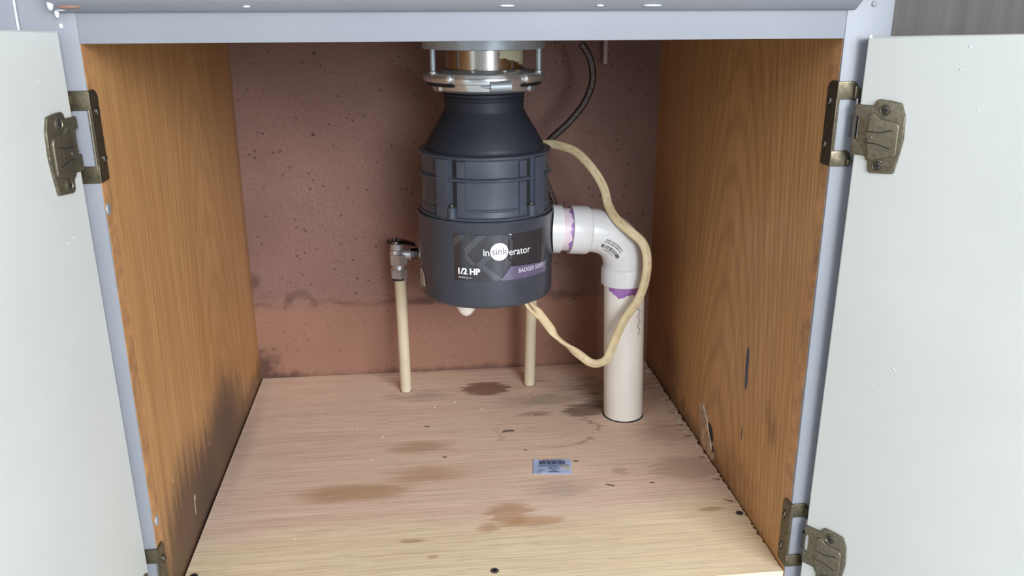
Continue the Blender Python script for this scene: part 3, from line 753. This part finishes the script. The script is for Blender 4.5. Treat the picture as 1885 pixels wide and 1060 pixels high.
for s, f in ((-1, 0), (1, 4)):
    def ph(a, b): return (s*a+f, s*b+f) if s > 0 else (s*b+f, s*a+f)
    a = 34.5
    fin = cyl_box(C, *ph(a+2, a+13.5), 0.2940, 0.3598, 0.074, 0.0808)
    obj('column', join(fin, cyl_box(C, *ph(a-1.2, a+2.0), 0.2940, 0.3598, 0.074, 0.0772)), M_BODY, bd, 30)
    obj('groove_shade', cyl_box(C, *ph(a-5.5, a-1.2), 0.2945, 0.3592, 0.074, 0.0760, 4), M_GAPSHADE, bd)  # black strip painting the shade of the recess beside the column
    obj('column_pad', cyl_box(C, *ph(a-13, a-5.8), 0.3400, 0.3576, 0.0740, 0.0776), M_BODY, bd, 30)
    obj('column_pad', cyl_box(C, *ph(a-13, a-5.8), 0.2965, 0.3340, 0.0740, 0.0776), M_BODY, bd, 30)
    an = math.radians(s*(a-1.0)+f)
    bc = (CX+0.0785*math.sin(an), CY-0.0785*math.cos(an))
    obj('screw_boss', join(lathe([(0.0048, 0.2935), (0.0048, 0.3050), (0.0035, 0.3062)], (bc[0], bc[1], 0), 16, 0, 2*PI, True)), M_BODY, bd, 40)
    obj('screw', lathe([(0.0024, 0.3060), (0.0028, 0.3075), (0.0022, 0.3088), (0.0008, 0.3092)], (bc[0], bc[1], 0), 12, 0, 2*PI, True), M_SCREWD, bd, 40)
cone_prof = [(0.0560, 0.3630), (0.0695, 0.3634), (0.0700, 0.3650), (0.0690, 0.3690), (0.0600, 0.3850), (0.0510, 0.3995), (0.0475, 0.4058), (0.0462, 0.4085), (0.0462, 0.4185), (0.0455, 0.4192), (0.0455, 0.4200), (0.0470, 0.4208), (0.0470, 0.4222),
             (0.0455, 0.4230), (0.0455, 0.4240), (0.0472, 0.4248), (0.0472, 0.4268), (0.0450, 0.4280), (0.0450, 0.4360)]
obj('neck', lathe(cone_prof, C, 96), M_CONE, dis, 35, label='black tapered rubber neck')
obj('reset_cap', ball((0.003, 0.320, 0.1860), 0.0140, 0.0140, 0.0255, 24, 14), M_WCAP, dis, 60, label='white domed cap under the can')
obj('base_plate', lathe([(0.0, 0.1835), (0.040, 0.1835), (0.048, 0.1850), (0.050, 0.1866)], C, 48), M_ZINC, dis, 40)

# mounting assembly
obj('support_flange', lathe([(0.0445, 0.4765), (0.0600, 0.4760), (0.0690, 0.4764), (0.0702, 0.4772), (0.0702, 0.4890), (0.0690, 0.4900), (0.0450, 0.4902)], C, 72), M_ZINC, dis, 35, label='dull zinc support flange')
obj('drain_sleeve', lathe([(0.0430, 0.4400), (0.0442, 0.4400), (0.0442, 0.4895)], C, 72), M_STEEL, dis, 40, label='stainless drain sleeve')
def putty():
    V, F = [], []; n = 26
    for i in range(n+1):
        a = math.radians(18+52*i/n); low = 0.4668-0.0085*max(0, (i/n-0.12))-0.0006*math.sin(i*0.9)-(0.0012 if i > n*0.8 else 0)
        for r, z in ((0.0440, 0.4768), (0.0462, 0.4766), (0.0466, (0.4766+low)/2), (0.0460, low+0.0004), (0.0440, low)):
            V.append((CX+r*math.sin(a), CY-r*math.cos(a), z))
    for i in range(n):
        for k in range(5): F.append((i*5+k, (i+1)*5+k, (i+1)*5+(k+1) % 5, i*5+(k+1) % 5))
    F += [tuple(range(5)), tuple(n*5+k for k in range(5))]
    return V, F
obj('putty', putty(), M_PUTTY, dis, 60, label='squeezed out pale putty')
ring_prof = [(0.0460, 0.4345), (0.0500, 0.4328), (0.0560, 0.4334), (0.0600, 0.4362), (0.0612, 0.4400), (0.0618, 0.4428), (0.0650, 0.4440), (0.0656, 0.4460), (0.0656, 0.4505), (0.0640, 0.4540), (0.0610, 0.4556), (0.0520, 0.4562), (0.0500, 0.4575), (0.0475, 0.4578), (0.0465, 0.4560)]
mr = obj('mounting_ring', lathe(ring_prof, C, 96), M_CHROME, dis, 35, label='bright zinc mounting ring')
def arc(r, z, a0, a1, n=14): return [(CX+r*math.sin(math.radians(a0+(a1-a0)*k/n)), CY-r*math.cos(math.radians(a0+(a1-a0)*k/n)), z) for k in range(n+1)]
for mid in (-61, 62, 181):
    a0, a1 = mid-26, mid+26
    rad = [0.0028]+[0.0058]*13+[0.0028]
    obj('ring_ear', tube(arc(0.0650, 0.4495, a0, a1), rad, 14), M_CHROME, mr, 60)
    obj('slot_shade', cyl_box(C, a0+1, a1-1, 0.4405, 0.4442, 0.058, 0.0660, 14), M_GAPSHADE, mr)  # black band under the ear, standing in for the slot's shade
    an = math.radians(mid); bx_, by_ = CX+0.0675*math.sin(an), CY-0.0675*math.cos(an)
    bl = obj('bolt', tube([(bx_, by_, 0.4480), (bx_, by_, 0.4790)], 0.0030, 14), M_ZINC, dis, 40, label='zinc mounting bolt')
    obj('collar', lathe([(0.0050, 0.4508), (0.0050, 0.4528), (0.0032, 0.4536)], (bx_, by_, 0), 16, 0, 2*PI, True), M_CHROME, bl, 40)
    # ramp tab under each ear
    obj('ramp_tab', cyl_box(C, mid-9, mid+3, 0.4345, 0.4400, 0.0585, 0.0625, 6), M_CHROME, mr, 30)
obj('ring_screw', tube([(CX+0.0015, CY-0.0655, 0.4420), (CX+0.0245, CY-0.0625, 0.4425)], 0.0058, 20), M_ZINC, mr, 40)
obj('ring_pin', tube([(CX-0.008, CY-0.0640, 0.4425), (CX+0.002, CY-0.0655, 0.4420)], [0.0014, 0.0022], 10), M_CHROME, mr, 40)
for a in (-18, 22): obj('ring_nub', ball((CX+0.052*math.sin(math.radians(a)), CY-0.052*math.cos(math.radians(a)), 0.4572), 0.0034, 0.003, 0.0016), M_CHROME, mr, 60)

mr.location.z -= 0.0037
# label wrapped on the can
RL = 0.0813
def cp(phi, z, r): a = math.radians(phi); return (CX+r*math.sin(a), CY-r*math.cos(a), z)
def label_sheet():
    V, F = [], []; nx, nz = 120, 40
    p0, p1, z0, z1 = -31.3, 55.5, 0.2218, 0.2762
    for i in range(nx+1):
        for k in range(nz+1):
            p = p0+(p1-p0)*i/nx; z = z0+(z1-z0)*k/nz; b = 0.0
            for bp, bz, w, h, am in ((16.5, 0.2735, 2.2, 0.0022, 0.0006), (16.0, 0.2425, 2.4, 0.0030, 0.0007), (13.2, 0.256, 0.9, 0.022, 0.00035), (20.0, 0.2450, 0.8, 0.0010, 0.0004)):
                b += am*math.exp(-((p-bp)/w)**2-((z-bz)/h)**2)
            if i in (0, nx) or k in (0, nz): b = -0.0001
            V.append(cp(p, z, RL+0.0001+b))
    for i in range(nx):
        for k in range(nz): F.append((i*(nz+1)+k, (i+1)*(nz+1)+k, (i+1)*(nz+1)+k+1, i*(nz+1)+k+1))
    return V, F
lab = obj('label', label_sheet(), M_LABEL, can, 60, label='glossy black label with white lettering')
def wrap_poly(pts, r, name, mat):
    """flat print: a polygon in (phi, z), cut fine so that it follows the can"""
    bm = bmesh.new(); f = bm.faces.new([bm.verts.new((p, z*1000, 0)) for p, z in pts])
    lo = min(p for p, z in pts); hi = max(p for p, z in pts); x = lo+2
    while x < hi:
        bmesh.ops.bisect_plane(bm, geom=bm.verts[:]+bm.edges[:]+bm.faces[:], plane_co=(x, 0, 0), plane_no=(1, 0, 0)); x += 2
    V, F = from_bm(bm)
    return obj(name, ([cp(v.x, v.y/1000, r) for v in V], F), mat, lab)
wrap_poly([(-31, 0.2722), (-27, 0.2760), (-20.5, 0.2760), (-31, 0.2610)], RL+0.0009, 'chevron', M_LAB1)
wrap_poly([(-22, 0.2500), (-9, 0.2690), (-4, 0.2760), (-11, 0.2760), (-23, 0.2590), (-16, 0.2480), (-11, 0.2420), (-16, 0.2400)], RL+0.0009, 'chevron', M_LAB1)
wrap_poly([(-6, 0.2420), (4, 0.2300), (9, 0.2240), (3, 0.2222), (-13, 0.2420), (-2, 0.2560), (4, 0.2560)], RL+0.0009, 'chevron', M_LAB1)
wrap_poly([(6.8, 0.2221), (15.8, 0.2382), (56.0-0.8, 0.2352), (54.8, 0.2221)], RL+0.0010, 'purple_band', M_LABP)
wrap_poly([(6.2+7.3*math.cos(2*PI*k/40), 0.2566+0.0104*math.sin(2*PI*k/40)) for k in range(40)], RL+0.0012, 'logo_disc', M_WHITE)
def can_text(name, s, size, phi, z, mat, bold=0.0, squeeze=1.0, align='LEFT', dr_=0.0014):
    V, F = text_mesh(s, size, align, bold, squeeze)
    return obj(name, ([cp(phi+math.degrees(v.x/RL), z+v.y, RL+dr_) for v in V], F), mat, lab)
can_text('lettering', 'in', 0.0118, -1.5, 0.2524, M_WHITE, 0.0001, 0.92, 'RIGHT')
can_text('lettering', 'sink', 0.0122, 6.3, 0.2532, M_GREYP, 0.0, 0.92, 'CENTER', 0.0017)
can_text('lettering', 'erator', 0.0118, 13.8, 0.2518, M_WHITE, 0.0, 0.92)
can_text('lettering', '1/2 HP', 0.0098, -28.4, 0.2302, M_WHITE, 0.0004, 0.98)
can_text('lettering', '103858 Rev A', 0.0028, -27.6, 0.2250, M_BADGE, 0.0, 1.0)
can_text('lettering', 'BADGER SERIES', 0.0072, 22.4, 0.2294, M_BADGE, 0.0, 0.80)
can_text('lettering', 'BADGER 5', 0.0036, 42.5, 0.2250, M_GREYP, 0.0, 0.85)
# small rating sticker on the left flank
wrap_v = [(-84, 0.2190), (-74, 0.2215), (-69.5, 0.2160), (-67.5, 0.2030), (-70.5, 0.2005), (-84, 0.2000)]
rs = wrap_poly(wrap_v, RL+0.0004, 'rating_sticker', M_STKW)
for k in range(7): wrap_poly([(-80+(k % 3), 0.2165-k*0.0022), (-71-(k % 2)*1.5, 0.2168-k*0.0022), (-71-(k % 2)*1.5, 0.2162-k*0.0022), (-80+(k % 3), 0.2159-k*0.0022)], RL+0.0006, 'sticker_print', M_INK)

# ------------------------------------------------------------------ drain: outlet, elbow, stand pipe
drn = empty('drain_pipe', (0.2125, 0.352, 0.0), None, 'white plastic drain elbow and thick stand pipe beside the disposer', 'pipe')
HA = Vector((0.105, 0.3482, 0.2605)); HB = Vector((0.1600, 0.3505, 0.2560))      # horizontal axis
hd = (HB-HA).normalized()
TOP = Vector((0.2065, 0.352, 0.2080)); BOT = Vector((0.2125, 0.352, 0.0012))
vd = (BOT-TOP).normalized()
oc = tube([HA+hd*0.0078, HA+hd*0.0170], 0.0298, 40)
ov = [Vector(v) for v in oc[0]]
for k in range(40):     # scarfed end following the round can
    dy = ov[k].y-0.345; ov[k].x = 0.030+math.sqrt(0.0829**2-dy*dy)
obj('outlet_collar', (ov, oc[1]), M_PVC, drn, 40)
obj('outlet_pipe', tube([HA+hd*0.0085, HA+hd*0.036], 0.0266, 40), M_PINK, drn, 40, label='short pipe tinted by purple primer')
def primer_ring():
    V, F = [], []; n = 48; a = hd; u = a.cross(Vector((0, 0, 1))).normalized(); w = u.cross(a)
    for k in range(n):
        q = 2*PI*k/n; e = 0.0035+0.002*math.sin(k*0.9)+0.0015*math.sin(k*2.3)
        for s in (0.0, 1.0):
            p = HA+a*(0.0305-e*s)+(u*math.cos(q)+w*math.sin(q))*0.0269; V.append(p)
    for k in range(n): F.append((2*k, 2*k+1, 2*((k+1) % n)+1, 2*((k+1) % n)))
    return V, F
obj('primer_smear', primer_ring(), M_PURPLE, drn, 60)
# elbow body: swept bend with two hubs
H1 = HA+hd*0.0290; H1e = HA+hd*0.0530
bend = []
A = H1e; Bp = TOP+vd*(-0.001)
corner = Vector((0.2060, 0.352, HB.z-0.0012))
for k in range(25):
    t = k/24; k1 = 0.62
    c1 = A+(corner-A)*k1; c2 = Bp+(corner-Bp)*k1
    bend.append((1-t)**3*A+3*(1-t)**2*t*c1+3*(1-t)*t*t*c2+t**3*Bp)
elb = obj('elbow', join(tube([H1e-hd*0.004]+bend+[Bp+vd*0.004], 0.0272, 40)), M_PVC, drn, 50, label='white plastic elbow')
obj('elbow_hub', tube([H1, H1+hd*0.0004, H1e-hd*0.003, H1e-hd*0.0005, H1e+hd*0.001], [0.0292, 0.0301, 0.0301, 0.0292, 0.0275], 48), M_PVC, drn, 30)
hb = TOP-vd*0.0
obj('elbow_hub', tube([hb-vd*0.0010, hb+vd*0.0006, hb+vd*0.0030, hb+vd*0.0215, hb+vd*0.0222], [0.0275, 0.0290, 0.0297, 0.0297, 0.0288], 48), M_PVC, drn, 30)
obj('stand_pipe', tube([hb+vd*0.010, BOT], 0.0258, 48), M_PVCPIPE, drn, 40, label='ivory plastic stand pipe through the floor')
def primer_drip():
    V, F = [], []; n = 40
    for k in range(n+1):
        q = math.radians(-62+124*k/n)
        t = k/n
        e = 0.0275+0.0085*math.exp(-((t-0.30)/0.17)**2)+0.0055*math.exp(-((t-0.75)/0.25)**2)+0.0008*math.sin(k*1.3)
        if k in (0, n): e = 0.0225
        for s in (0.0205, e):
            p = hb+vd*s; V.append((p.x+0.0261*math.sin(q), p.y-0.0261*math.cos(q), p.z))
    for k in range(n): F.append((2*k, 2*k+1, 2*k+3, 2*k+2))
    return V, F
obj('primer_smear', primer_drip(), M_PURPLE, drn, 60)
# print on the elbow: nearest point on the bend, laid on its front
def elbow_pt(s, q, r=0.0274):
    """s 0..1 along the bend, q angle off the front (radians, positive to the outside of the bend)"""
    f = s*24; i = min(23, max(0, int(f))); p = bend[i].lerp(bend[i+1], f-i); t = (bend[i+1]-bend[i]).normalized()
    n = Vector((0, -1, 0)); n = (n-t*n.dot(t)).normalized(); o = n.cross(t)
    if o.z < 0: o = -o
    return p+(n*math.cos(q)+o*math.sin(q))*r
def eprint(s0, s1, q0, q1):
    return [elbow_pt(s0, q0), elbow_pt(s1, q0), elbow_pt(s1, q1), elbow_pt(s0, q1)], [(0, 1, 2, 3)]
parts = []
x = 0.16
while x < 0.70:
    w = random.choice((0.006, 0.010, 0.016)); parts.append(eprint(x, x+w, -0.52, -0.34)); x += w+random.choice((0.006, 0.010, 0.016))
for row, (q0, q1) in enumerate(((-0.24, -0.17), (-0.13, -0.06), (-0.64, -0.58))):
    x = 0.20+0.03*row
    while x < 0.62-0.05*(row == 2):
        w = random.choice((0.010, 0.014, 0.02)); parts.append(eprint(x, x+w, q0, q1)); x += w+0.012
obj('elbow_print', join(*parts), M_INK, elb)
for s, q in ((0.20, 0.22), (0.80, -0.12)):
    c = elbow_pt(s, q, 0.0272); n = (c-elbow_pt(s, q, 0.0)).normalized()
    obj('mould_mark', xf(lathe([(0.0036, 0.0), (0.0034, 0.0005), (0.0029, 0.0005), (0.0027, 0.0001), (0.0, 0.00015)], (0, 0, 0), 20), Matrix.Translation(c) @ n.to_track_quat('Z', 'Y').to_matrix().to_4x4()), M_PVC, elb, 50)
# hair-thin scribble of dried primer running down the pipe
sq = []
for k in range(30):
    z = 0.168-0.0016*k; ax = TOP.lerp(BOT, (TOP.z-z)/(TOP.z-BOT.z))
    a = math.radians(33+3.5*math.sin(k*0.8)+2.0*math.sin(k*2.1+1)+random.uniform(-2.2, 2.2)); sq.append((ax.x+0.0259*math.sin(a), ax.y-0.0259*math.cos(a), z))
obj('scribble', tube(spline(sq, 3), 0.00035, 5), M_INK, drn)
obj('floor_hole', lathe([(0.0250, 0.0012), (0.0268, 0.0010), (0.0272, 0.0002)], (0.2122, 0.352, 0), 40), M_BLACK, drn)

# ------------------------------------------------------------------ supply pipes with shut-off valves
def supply(x, y, ztop, label, vlabel, hose_pts, hlabel, lean=0.0):
    p = empty('supply_pipe', (x, y, 0), None, label, 'pipe', 'cream water supply pipes')
    obj('pipe', tube([(x, y, 0.0003), (x+lean, y, ztop)], 0.0078, 28), M_CPVC, p, 40)
    obj('floor_hole', lathe([(0.0078, 0.0002), (0.0085, 0.0003), (0.0087, 0.0001)], (x, y, 0), 28), M_BLACK, p)
    v = empty('shutoff_valve', (x+lean, y, ztop), None, vlabel, 'valve', 'chrome shut-off valves')
    c = (x+lean-0.0012, y, ztop)
    obj('ferrule', lathe([(0.0080, -0.0030), (0.0088, -0.0025), (0.0088, 0.0010), (0.0070, 0.0012)], c, 28, 0, 2*PI, True), M_BLACKR, v, 40)
    obj('compression_nut', hexprism(c, 0.0122, 0.0010, 0.0135, 6, 0.18), M_VALVE, v, 20)
    obj('body', lathe([(0.0095, 0.0135), (0.0095, 0.0195)], c, 28, 0, 2*PI, True), M_VALVE, v, 40)
    obj('body_hex', hexprism(c, 0.0128, 0.0195, 0.0345, 6, 0.12), M_VALVE, v, 20)
    obj('bonnet', lathe([(0.0108, 0.0345), (0.0095, 0.0375), (0.0090, 0.0395), (0.0070, 0.0400), (0.0070, 0.0405), (0.0088, 0.0410), (0.0088, 0.0490), (0.0070, 0.0495)], (c[0]-0.0015, c[1], c[2]), 12, 0, 2*PI, True), M_VALVE, v, 25)
    hp = [(0.0125*math.cos(a), 0.0105*math.sin(a)) for a in [math.radians(40+280*k/14) for k in range(15)]]+[(0.020, -0.0055), (0.0265, -0.0030), (0.0265, 0.0030), (0.020, 0.0055)]
    hv = prism(hp, 0.0490, 0.0535, 0.0018, 3)
    obj('handle', ([(c[0]-0.0030+q[0], c[1]+q[1], c[2]+q[2]-(max(0, q[0]-0.008)*0.28)) for q in hv[0]], hv[1]), M_VALVED, v, 45)
    for k in range(7):
        a = 2*PI*k/7
        obj('handle_dimple', ball((c[0]-0.003+0.0065*math.cos(a), c[1]+0.0055*math.sin(a), c[2]+0.0535), 0.0010, 0.001, 0.0006, 8, 5), M_VALVE, v, 60)
    zo = c[2]+0.0330
    Mh = Matrix.Translation((c[0], c[1], zo)) @ Matrix.Rotation(PI/2, 4, 'Y')
    obj('outlet', xf(lathe([(0.0070, 0.006), (0.0070, 0.0150), (0.0090, 0.0152), (0.0090, 0.0168), (0.0060, 0.0170)], (0, 0, 0), 24, 0, 2*PI, True), Mh), M_VALVE, v, 40)
    obj('outlet_nut', xf(hexprism((0, 0, 0), 0.0078, 0.0168, 0.0270, 6, 0.3), Mh), M_VALVED, v, 20)
    obj('outlet_tip', xf(lathe([(0.0055, 0.0270), (0.0062, 0.0285), (0.0050, 0.0330)], (0, 0, 0), 20, 0, 2*PI, True), Mh), M_VALVE, v, 40)
    s = Vector((c[0]+0.0325, c[1], zo))
    obj('supply_hose', tube(spline([s]+hose_pts, 10), 0.0046, 14), M_BRAID, None, 60, label=hlabel, cat='hose', group='braided supply hoses')
supply(-0.0778, 0.4600, 0.1690, 'cream supply pipe standing left of the disposer', 'chrome shut-off valve left of the disposer',
       [(-0.030, 0.462, 0.205), (0.000, 0.468, 0.215), (0.018, 0.470, 0.250), (0.028, 0.472, 0.340), (0.032, 0.472, 0.440), (0.034, 0.505, 0.530), (0.034, 0.515, 0.710)], 'braided hose behind the disposer from the left valve', -0.0012)
supply(0.0998, 0.4615, 0.1690, 'cream supply pipe standing partly behind the disposer', 'chrome shut-off valve hidden behind the disposer',
       [(0.138, 0.4600, 0.214), (0.134, 0.456, 0.262), (0.1105, 0.450, 0.318), (0.1070, 0.445, 0.338), (0.1197, 0.440, 0.3524), (0.1282, 0.440, 0.3607), (0.1494, 0.440, 0.3800), (0.1667, 0.440, 0.4019), (0.1754, 0.440, 0.4224), (0.1771, 0.440, 0.4394), (0.1724, 0.440, 0.4596), (0.1615, 0.440, 0.4763)], 'dark braided hose curving up right of the disposer', 0.0035)

# faucet stud hanging from the sink deck at the back
stud = obj('faucet_stud', join(tube([(0.2085, 0.512, 0.4475), (0.2075, 0.512, 0.72)], 0.0034, 14), lathe([(0.0028, 0.4462), (0.0034, 0.4475)], (0.2085, 0.512, 0), 14, 0, 2*PI, True)), plain('pale_nylon_stud', (176, 162, 160), 0.5), None, 40, label='pale grey stud hanging behind the hose at the back', cat='stud')

# ------------------------------------------------------------------ flat cream cable looping from the disposer
cpts = [(0.0780, 0.440, 0.348), (0.1020, 0.4300, 0.3501), (0.1181, 0.4200, 0.3534), (0.1306, 0.4100, 0.3526), (0.1490, 0.3950, 0.3464), (0.1663, 0.3750, 0.3289), (0.1782, 0.3600, 0.3078), (0.1816, 0.3430, 0.2880), (0.1890, 0.3260, 0.2742), (0.2040, 0.3155, 0.2614), (0.2172, 0.3110, 0.2492),
        (0.2232, 0.3080, 0.2322), (0.2225, 0.3060, 0.2065), (0.2146, 0.3060, 0.1787), (0.1970, 0.3060, 0.1509), (0.1860, 0.3080, 0.1217), (0.1788, 0.3110, 0.0994), (0.1690, 0.3160, 0.0908), (0.1592, 0.3200, 0.0908), (0.1475, 0.3230, 0.0992), (0.1338, 0.3230, 0.1108), (0.1176, 0.3230, 0.1248),
        (0.1052, 0.3200, 0.1425), (0.0935, 0.3200, 0.1589), (0.0850, 0.3230, 0.1696), (0.0810, 0.3270, 0.1770), (0.0806, 0.3280, 0.1795)]
cpath = spline(cpts, 8)
N = len(cpath); tw = []
for i in range(N):
    s = i/8.0
    kn = [(0, 0.5), (4, 0.0), (19.0, 0.0), (20.9, PI/2), (22.0, PI), (22.9, PI), (24.3, 1.5*PI), (27, 1.5*PI+0.3)]
    for (a0, t0), (a1, t1) in zip(kn, kn[1:]):
        if a0 <= s <= a1:
            f = (s-a0)/(a1-a0); t = t0+(t1-t0)*(f*f*(3-2*f))
    tw.append(t)
obj('power_cable', tube(cpath, 0.0056, 18, (0, -1, 0), 0.0030, tw), M_CABLE, None, 60, label='flat cream cable looping round the drain elbow to the disposer', cat='cable')

cab_o = [o for o in bpy.data.objects if o.name == 'power_cable'][0]
obj('loose_strand', tube(spline([(0.0745, 0.3185, 0.1780), (0.0790, 0.3165, 0.1690), (0.0880, 0.3175, 0.1590), (0.0945, 0.3180, 0.1530)], 6), 0.0022, 10), M_CABLE, cab_o, 60)

# ------------------------------------------------------------------ blue barcode sticker on the cabinet floor
q = [Vector((0.0757, 0.2417)), Vector((0.1215, 0.2377)), Vector((0.1170, 0.2045)), Vector((0.0714, 0.2092))]
cc = sum(q, Vector((0, 0)))/4
sk = empty('barcode_sticker', (cc.x, cc.y, 0.0), None, 'small blue barcode sticker stuck to the plywood floor', 'sticker')
def stick_pt(s, t, z):   # s right 0..1, t up 0..1
    a = q[3].lerp(q[2], s); b = q[0].lerp(q[1], s); p = a.lerp(b, t); return Vector((p.x, p.y, z))
def sheet():
    V, F = [], []; n = 24
    for i in range(n+1):
        for k in range(13):
            s, t = i/n, k/12
            z = 0.0007+0.0003*math.sin(s*7+t*3)+0.0012*math.exp(-((s-0.22)/0.05)**2-((t-0.12)/0.10)**2)+0.0008*max(0, t-0.85)*math.exp(-((s-0.05)/0.1)**2)*6
            if i in (0, n) or k == 0: z *= 0.5
            V.append(stick_pt(s, t, z))
    for i in range(n):
        for k in range(12): F.append((i*13+k, (i+1)*13+k, (i+1)*13+k+1, i*13+k+1))
    m = len(V); V += [(v[0], v[1], v[2]-0.00025) for v in V[:m]]
    F += [tuple(m+x_ for x_ in f) for f in F[:]]
    edge = [i*13 for i in range(n+1)]+[n*13+k for k in range(1, 13)]+[i*13+12 for i in range(n-1, -1, -1)]+[k for k in range(11, 0, -1)]
    for a, b in zip(edge, edge[1:]+edge[:1]): F.append((a, b, m+b, m+a))
    return V, F
obj('paper', sheet(), M_BLUE, sk, 60)
def dash(s0, s1, t0, t1): return [stick_pt(s0, t0, 0.00125), stick_pt(s1, t0, 0.00125), stick_pt(s1, t1, 0.00125), stick_pt(s0, t1, 0.00125)], [(0, 1, 2, 3)]
x = 0.17
while x < 0.83:
    w = random.choice((0.009, 0.014, 0.022, 0.03)); obj('bar', dash(x, min(x+w, 0.85), 0.62, 0.88), M_BLUEINK, sk); x += w+random.choice((0.01, 0.014, 0.02))
def text_row(s0, s1, t, h):
    ps = []; x = s0
    while x < s1:
        w = random.choice((0.012, 0.018, 0.024)); ps.append(dash(x, min(x+w, s1), t, t+h)); x += w+random.choice((0.005, 0.007, 0.016))
    obj('text_line', join(*ps), M_BLUEINK, sk)
for s0, s1, t, h in [(0.25, 0.76, 0.91, 0.045), (0.14, 0.93, 0.545, 0.03), (0.13, 0.94, 0.47, 0.035), (0.43, 0.66, 0.375, 0.05), (0.39, 0.68, 0.30, 0.03), (0.49, 0.58, 0.215, 0.035), (0.45, 0.63, 0.145, 0.035), (0.39, 0.69, 0.07, 0.045)]:
    text_row(s0, s1, t, h)
